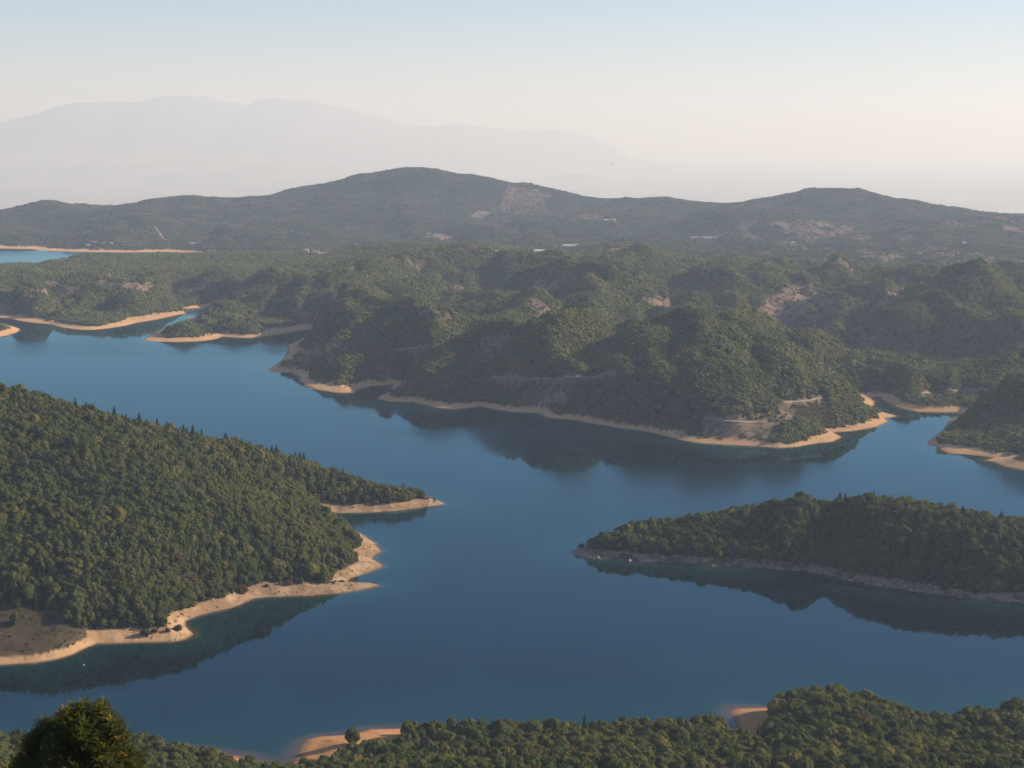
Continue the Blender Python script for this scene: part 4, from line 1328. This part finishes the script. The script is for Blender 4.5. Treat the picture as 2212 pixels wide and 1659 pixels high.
# ------------------------------------------------------------------ the dark fir close by
def hero_fir():
    R = np.random.default_rng(31)
    Yd = 92.0
    NBM = None
    bx, _, bz_top = at_depth(182, 1512, Yd)
    gz = float(sample(ZG, bx, Yd))
    HT = bz_top - gz
    t = bpy.data.objects.new('fir_tree', None); COL.objects.link(t)
    t.location = (bx, Yd, gz)
    tag(t, 'large close fir with a many lobed dark crown in the bottom left corner', 'tree')
    TB = Build()
    TB.tube([(0, 0, -.5), (.05, 0, HT * .4), (.1, .05, HT * .75), (.08, 0, HT * .97)], [.38, .28, .16, .03], 10)
    BB = Build(); NB = Build(); YB = Build()

    def needles(c, d, length, width, sink):
        """a flat spray: a spine with pairs of short shoots, tips turned up"""
        d = d / np.linalg.norm(d)
        side = np.cross(d, (0, 0, 1.0)); side /= max(1e-6, np.linalg.norm(side))
        up = np.cross(side, d)
        ns = max(4, int(length / .07))
        for q in range(ns):
            s_ = (q + .5) / ns
            p0 = c + d * length * s_ + up * .10 * s_ * s_ * length
            for sg in (-1, 1, 0):
                wd = width * (1 - .75 * s_) * R.uniform(.7, 1.2)
                tip = p0 + side * sg * wd + d * wd * (.55 if sg else .9) + up * wd * R.uniform(.05, .5)
                e = tip - p0
                nrm = np.cross(e, up + R.normal(0, .35, 3)); nrm /= max(1e-6, np.linalg.norm(nrm))
                th = np.maximum(.022, .22 * np.linalg.norm(e))
                m_ = p0 + e * .55
                sink.add([p0, m_ - nrm * th, tip, m_ + nrm * th], [[0, 1, 2, 3]])

    m = F / Yd * 1.0     # picture units per metre at this distance
    # lobes of the crown: picture centre, radii in metres, depth offset, share of yellowing sprays
    lobes = [(178, 1534, .46, .60, 0.0, .05), (217, 1540, .62, .70, .2, .22), (150, 1556, .78, .78, -.3, .42), (106, 1576, .70, .72, .2, .02), (243, 1572, .66, .80, -.2, .12), (256, 1600, .75, .9, .1, .14),
             (76, 1612, .8, 1.0, .3, .0), (185, 1590, 1.15, 1.2, -.7, .03), (130, 1625, 1.2, 1.3, -.8, .02), (225, 1640, 1.3, 1.3, -.8, .08), (280, 1648, .9, 1.0, .0, .06), (60, 1665, 1.2, 1.1, -.2, .02),
             (110, 1680, 1.4, 1.3, -1.2, .06), (180, 1680, 1.7, 1.5, -1.2, .0), (250, 1700, 1.6, 1.4, -1.0, .02), (300, 1700, 1.1, 1.1, .2, .02), (180, 1600, 1.6, 1.8, 1.2, 0), (20, 1700, 1.1, 1.0, 0, 0)]
    for (qx, qy, rx_, rz_, dy_, ylw) in lobes:
        cx_, _, cz_ = at_depth(qx, qy, Yd + dy_)
        c = np.array([cx_ - bx, dy_, cz_ - gz])
        NB.blob(c, np.array([rx_, rx_, rz_]) * .42, 1, R, .3)
        BB.tube([np.array([.08, 0, max(HT * .4, c[2] - 3.2)]), c * (.5, .5, 1) - (0, 0, 1.2), c - (0, 0, rz_ * .5), c + (0, 0, rz_ * .9)], [.10, .08, .05, .012], 5)
        nsp = int(105 * (rx_ * rx_ + rx_ * rz_) + 60)
        tone = R.random()
        for q in range(nsp):
            zz = 1 - 2 * (q + .5) / nsp
            an = q * 2.39996 + R.uniform(-.2, .2)
            rr = math.sqrt(max(0, 1 - zz * zz))
            n3 = np.array([math.cos(an) * rr, math.sin(an) * rr, zz])
            p0 = c + n3 * (rx_, rx_, rz_) * R.uniform(.40, .74)
            d = n3 * (1, 1, .35) + np.array([0, 0, .18]) + R.normal(0, .22, 3); d /= np.linalg.norm(d)
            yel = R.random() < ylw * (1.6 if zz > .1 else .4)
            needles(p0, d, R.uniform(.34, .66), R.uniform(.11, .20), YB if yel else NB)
    # long lower boughs around the trunk
    for q in range(120):
        zc = HT - 4.2 - R.uniform(0, 1) ** 1.2 * 7.0
        an = q * 2.39996
        L = R.uniform(2.3, 3.0) * (.75 + .06 * (HT - zc))
        d = np.array([math.cos(an), math.sin(an), R.uniform(-.05, .2)]); d /= np.linalg.norm(d)
        ax = np.array([.08, 0, zc])
        BB.tube([ax, ax + d * L * .5, ax + d * L + (0, 0, .12)], [.05, .03, .008], 4)
        for s_ in np.linspace(.28, 1.0, 8):
            pp = ax + d * L * s_
            for sg in (-1, 1):
                ang = an + sg * R.uniform(.5, 1.0)
                dd = np.array([math.cos(ang), math.sin(ang), R.uniform(-.15, .2)])
                needles(pp, dd, R.uniform(.4, .75) * (1.15 - .45 * s_), R.uniform(.10, .16), NB)
        needles(ax + d * L * .8, d, .6, .14, NB)
    tr = TB.mesh('trunk', M['bark'], t)
    BB.mesh('branches', M['bark'], tr)
    NB.mesh('crown', M['needle_dark'], t)
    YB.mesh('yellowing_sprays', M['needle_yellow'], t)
    return t


M['needle_dark'] = mat_leaf('close_fir_needles', (0.085, 0.098, 0.034), (0.085, 0.098, 0.034), (0.130, 0.125, 0.038), 0.6)
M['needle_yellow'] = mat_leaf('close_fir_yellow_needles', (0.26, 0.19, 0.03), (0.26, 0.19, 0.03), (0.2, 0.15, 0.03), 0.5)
hero_fir()


# ------------------------------------------------------------------ boulders on the rocky shores
def boulders(name, land, count, y0, y1, pmin, pmax, smin, smax, label):
    P_ = np.stack([rng.uniform(-.34, .36, count * 14), rng.uniform(y0, y1, count * 14)], 1)
    X_, Y_ = P_[:, 0] * P_[:, 1], P_[:, 1]
    z_ = sample(ZG, X_, Y_); s_ = sample(SD, X_, Y_)
    px_, _ = project(X_, Y_, z_)
    k_ = (sample_id(X_, Y_) == NAMES.index(land)) & (z_ > -.3) & (z_ < sample(BH, X_, Y_) + .5) & (px_ > pmin) & (px_ < pmax)
    k_ &= fbm(X_ / 16, Y_ / 16, 95, 2) > -.12
    k_ &= visible(X_, Y_, z_, 1, 1)
    X_, Y_, z_ = X_[k_][:count], Y_[k_][:count], z_[k_][:count]
    m_ = len(X_)
    sz = smin * (smax / smin) ** (rng.random(m_) ** 2.2)
    size = np.stack([sz * rng.uniform(.8, 1.4, m_), sz * rng.uniform(.8, 1.3, m_), sz * rng.uniform(.6, 1.0, m_)], 1)
    turn = rng.uniform(0, 6.28, (m_, 3)) * (0.12, 0.12, 1)
    o = mesh_obj(name, np.stack([X_, Y_, z_ + sz * .1], 1), np.zeros((0, 4), np.int32), attrs={'kind_index': ('INT', rng.integers(0, 3, m_)), 'turn': ('FLOAT_VECTOR', turn), 'size': ('FLOAT_VECTOR', size)})
    md = o.modifiers.new('boulders', 'NODES'); md.node_group = GROUP_ROCK
    tag(o, label, 'rocks', kind='stuff')
    print(label, m_)


ROCKS = []
for i in range(3):
    R = np.random.default_rng(900 + i)
    B = Build(); B.blob((0, 0, 0), (1, 1, 1), 1, R, .28)
    ROCKS.append(B.mesh('boulder', M['stone'], link=False))
GROUP_ROCK = scatter_group('rock_scatter', ROCKS)
boulders('rubble', 'peninsula', 5000, 1280, 1560, 1240, 2300, .4, 2.1, 'pale boulders and rubble along the right peninsula shore')
boulders('rubble', 'headland', 2500, 1180, 1800, 300, 980, .25, 1.0, 'scattered pale stones on the headland beaches')


# ------------------------------------------------------------------ far buildings
def house(px, py, w, d, h, roofmat, label, name='house', roof='gable', wall='white_wall', rot=0.0, windows=3, group='buildings on the far shore'):
    x, y, zg = ground_at(px, py, 3000, 8000)
    t = bpy.data.objects.new(name, None); COL.objects.link(t)
    t.location = (x, y, zg - .3); t.rotation_euler = (0, 0, rot)
    tag(t, label, 'building', group)
    B = Build()
    a, b = w / 2, d / 2
    V = [(-a, -b, 0), (a, -b, 0), (a, b, 0), (-a, b, 0), (-a, -b, h), (a, -b, h), (a, b, h), (-a, b, h)]
    rise = d * .28
    V += [(-a, 0, h + rise), (a, 0, h + rise)]
    B.add(V, [[0, 1, 5, 4], [1, 2, 6, 5], [2, 3, 7, 6], [3, 0, 4, 7]]); B.add([V[4], V[7], V[8]], [[0, 1, 2]]); B.add([V[5], V[9], V[6]], [[0, 1, 2]])
    wl = B.mesh('wall', M[wall], t)
    R_ = Build()
    e = .5; rz_ = rise / b * (b + e)
    for s in (-1, 1):
        V = [(-a - e, s * (b + e), h + rise - rz_ + .15), (a + e, s * (b + e), h + rise - rz_ + .15), (a + e, 0, h + rise + .15), (-a - e, 0, h + rise + .15)]
        V += [(q[0], q[1], q[2] + .25) for q in V]
        R_.add(V, [[0, 1, 2, 3], [4, 7, 6, 5], [0, 4, 5, 1], [2, 6, 7, 3], [1, 5, 6, 2], [0, 3, 7, 4]])
    R_.mesh('roof', M[roofmat], t)
    for q in range(windows):
        xw = -a + w * (q + .5) / windows
        Wn = Build()
        Wn.add([(xw - .7, -b - .06, h * .35), (xw + .7, -b - .06, h * .35), (xw + .7, -b - .06, h * .75), (xw - .7, -b - .06, h * .75),
                (xw - .7, -b + .05, h * .35), (xw + .7, -b + .05, h * .35), (xw + .7, -b + .05, h * .75), (xw - .7, -b + .05, h * .75)],
               [[0, 1, 2, 3], [0, 4, 5, 1], [1, 5, 6, 2], [2, 6, 7, 3], [3, 7, 4, 0]])
        Wn.mesh('window', M['dark'], t)
    return t


house(190, 533, 13, 9, 6.5, 'tile', 'white house on the far beach behind the left sand bar', windows=3)
house(202, 525, 26, 9, 4, 'tile', 'long red roofed building in the trees above the far beach')
house(232, 528, 34, 9, 4, 'pale_roof', 'long pale shed left of the dark lakeside grove')
house(272, 526, 12, 9, 4.5, 'tile', 'small cottage behind the far shore grove')
house(420, 528, 30, 9, 4, 'pale_roof', 'low white shed among trees on the far lake shore')
house(663, 549.5, 9, 9, 12, 'pale_roof', 'tall narrow white house beside the far lake arm', windows=2)
house(683, 549.5, 16, 10, 8, 'tile', 'bright cream house right of the tall narrow white one')
house(694, 551, 14, 9, 5, 'pale_roof', 'low white house at the right end of the lakeside hamlet')
house(703, 550, 10, 8, 5, 'tile', 'small red roofed house beside the lakeside hamlet')
house(770, 532, 13, 9, 5, 'tile', 'lone red roofed house in the trees above the hamlet')
house(928, 508, 12, 9, 5, 'pale_roof', 'pale cottage at the upper left of the ploughed field edge')
house(941, 511, 14, 9, 5, 'pale_roof', 'pale cottage just right of another below the big summit')
house(1072, 547, 10, 8, 6, 'pale_roof', 'single white house in the woods left of the long barn', windows=2)
house(1165, 546.5, 26, 11, 5, 'pale_roof', 'long white barn behind the hill with the eroded scar', rot=.25)
house(1198, 536, 14, 9, 4.5, 'tile', 'small farmhouse between the barn and the big shed')
house(1229, 536, 36, 15, 7, 'pale_roof', 'big pale farm shed, largest building on the far slope', windows=6)
house(1245, 533, 12, 10, 6, 'tile', 'farmhouse tucked behind the right end of the big shed')
house(1310, 478, 20, 10, 5, 'pale_roof', 'pale building at the foot of the reddish clearing')
house(1325, 478, 18, 10, 5, 'pale_roof', 'second pale building at the foot of the reddish clearing, on the right')
house(1713, 527, 11, 8, 5, 'pale_roof', 'small white house among the dry fields, left of a pair')
house(1744, 526, 11, 8, 5, 'pale_roof', 'small white house among the dry fields, right of a pair')
house(2083, 528, 12, 9, 5, 'pale_roof', 'white house high among the dry fields on the right')
house(2110, 537, 10, 8, 4.5, 'tile', 'small cottage below the white house high among fields')
for i in range(7):  # huts invented to give the pale dashes of terraces and walls
    house(1486 + i * 9.5, 515 + (i % 2) * .6, 12, 8, 4, 'pale_roof' if i % 3 else 'tile', f'invented hut for pale terrace marks beside the dry fields, {ORD[i]} of seven from the left', windows=2)


# ------------------------------------------------------------------ birds and the float
def bird(px, py, Y_, span, label):
    x, y, z_ = at_depth(px, py, Y_)
    t = bpy.data.objects.new('bird', None); COL.objects.link(t)
    t.location = (x, y, z_); t.rotation_euler = (0, 0, .9)
    tag(t, label, 'bird')
    B = Build()
    v, f_ = ICO[2]
    body = v * (.22, .075, .075); body[:, 2] += .01 * np.sin(body[:, 0] * 9)
    body[:, 1] *= 1 - .5 * np.clip(-body[:, 0] / .22, 0, 1)
    B.add(body * span, f_)
    B.add(v * (.05, .045, .045) * span + np.array((.22, 0, .03)) * span, f_)
    B.add(np.array([(.26, .012, .03), (.26, -.012, .03), (.26, 0, .045), (.31, 0, .022)]) * span, [[0, 1, 3], [1, 2, 3], [2, 0, 3]])
    B.add(np.array([(-.18, .03, .0), (-.18, -.03, .0), (-.36, -.07, .01), (-.36, .07, .01), (-.27, 0, .03)]) * span, [[0, 1, 4], [1, 2, 4], [2, 3, 4], [3, 0, 4]])
    B.mesh('body', M['dark'], t)
    for s in (-1, 1):
        Wg = Build()
        prof = [(.10, .02, .0, .04), (.12, .20, .10, .035), (.06, .38, .13, .022), (-.04, .55, .10, .008)]
        V = []
        for q, (xf, yy, zz, th) in enumerate(prof):
            ch = (.17, .16, .12, .03)[q]
            V += [(xf, s * yy, zz), (xf - ch, s * yy, zz), (xf - ch * .4, s * yy, zz + th)]
        Fs = []
        for q in range(3):
            for k_ in range(3):
                a_, b_ = q * 3 + k_, q * 3 + (k_ + 1) % 3
                Fs.append([a_, b_, b_ + 3, a_ + 3])
        Wg.add(np.array(V) * span, Fs)
        Wg.mesh('wing', M['dark'], t)


bird(1320, 355, 420, .75, 'tiny dark bird flying in the haze above the big ridge')
bird(2074, 1088, 520, .75, 'tiny dark bird gliding over the water beside the right peninsula')
x_, y_ = [float(q) for q in on_water(181, 1437)]
fl = bpy.data.objects.new('float', None); COL.objects.link(fl); fl.location = (x_, y_, 0)
tag(fl, 'tiny white float on the dark water below the dry grass slope', 'float')
B = Build(); v, f_ = ICO[2]; B.add(v * (.45, .45, .38) + np.array((0, 0, .22)), f_); B.mesh('body', M['float'], fl)
B = Build(); B.tube([(0, 0, .5), (0, 0, .75)], [.07, .05], 8); B.mesh('handle', M['dark'], fl)

# ------------------------------------------------------------------ air
hz = mesh_obj('haze', [(x, y, z_) for z_ in (-700, 1720) for x, y in ((-80000, -3000), (80000, -3000), (80000, 126000), (-80000, 126000))],
              [(3, 2, 1, 0), (4, 5, 6, 7), (0, 1, 5, 4), (1, 2, 6, 5), (2, 3, 7, 6), (3, 0, 4, 7)])
tag(hz, 'pale even haze filling the air over the lake and hills', 'haze', kind='stuff')
w = NT('haze_air')
vol = w.n('ShaderNodeVolumePrincipled')
vol.inputs['Color'].default_value = (0.545, 0.65, 0.86, 1)
vol.inputs['Absorption Color'].default_value = (0.63, 0.47, 0.0, 1)
vol.inputs['Density'].default_value = 5.8e-5
vol.inputs['Anisotropy'].default_value = 0.20
w.done(vol, 'Volume')
hz.data.materials.append(w.m)
hz.visible_shadow = True

# ------------------------------------------------------------------ light
SUN_AZ, SUN_EL = math.radians(80), math.radians(24.5)      # to the right of the view direction
sun_d = bpy.data.lights.new('sun', 'SUN')
sun_d.energy = 5.0; sun_d.angle = math.radians(0.55); sun_d.color = (1.0, 0.885, 0.73)
sun = bpy.data.objects.new('sun', sun_d); COL.objects.link(sun)
dirv = Vector((math.sin(SUN_AZ) * math.cos(SUN_EL), math.cos(SUN_AZ) * math.cos(SUN_EL), math.sin(SUN_EL)))
sun.rotation_euler = dirv.to_track_quat('Z', 'Y').to_euler()
sun.location = (300, 0, 600)
wd = bpy.data.worlds.new('World'); SC.world = wd; wd.use_nodes = True
nt = wd.node_tree; nt.nodes.clear()
ou = nt.nodes.new('ShaderNodeOutputWorld'); bg = nt.nodes.new('ShaderNodeBackground'); sk = nt.nodes.new('ShaderNodeTexSky')
sk.sky_type = 'NISHITA'; sk.sun_disc = False
sk.sun_elevation = SUN_EL; sk.sun_rotation = SUN_AZ
sk.altitude = 1100; sk.air_density = 1.0; sk.dust_density = 0.1; sk.ozone_density = 2.0
bg.inputs['Strength'].default_value = 0.062
tint = nt.nodes.new('ShaderNodeMix'); tint.data_type = 'RGBA'; tint.blend_type = 'MULTIPLY'; tint.inputs['Factor'].default_value = 1
tint.inputs[7].default_value = (0.93, 1.0, 1.20, 1)
nt.links.new(sk.outputs[0], tint.inputs[6]); nt.links.new(tint.outputs[2], bg.inputs['Color']); nt.links.new(bg.outputs[0], ou.inputs['Surface'])

# ------------------------------------------------------------------ render settings
SC.view_settings.view_transform = 'Standard'
SC.view_settings.look = 'None'
SC.view_settings.exposure = 0.92
SC.view_settings.gamma = 1.0
cy = SC.cycles
cy.max_bounces = 6; cy.diffuse_bounces = 2; cy.glossy_bounces = 2; cy.transmission_bounces = 2; cy.volume_bounces = 1; cy.transparent_max_bounces = 4
cy.use_denoising = True
cy.caustics_reflective = False; cy.caustics_refractive = False
cy.sample_clamp_indirect = 4.0
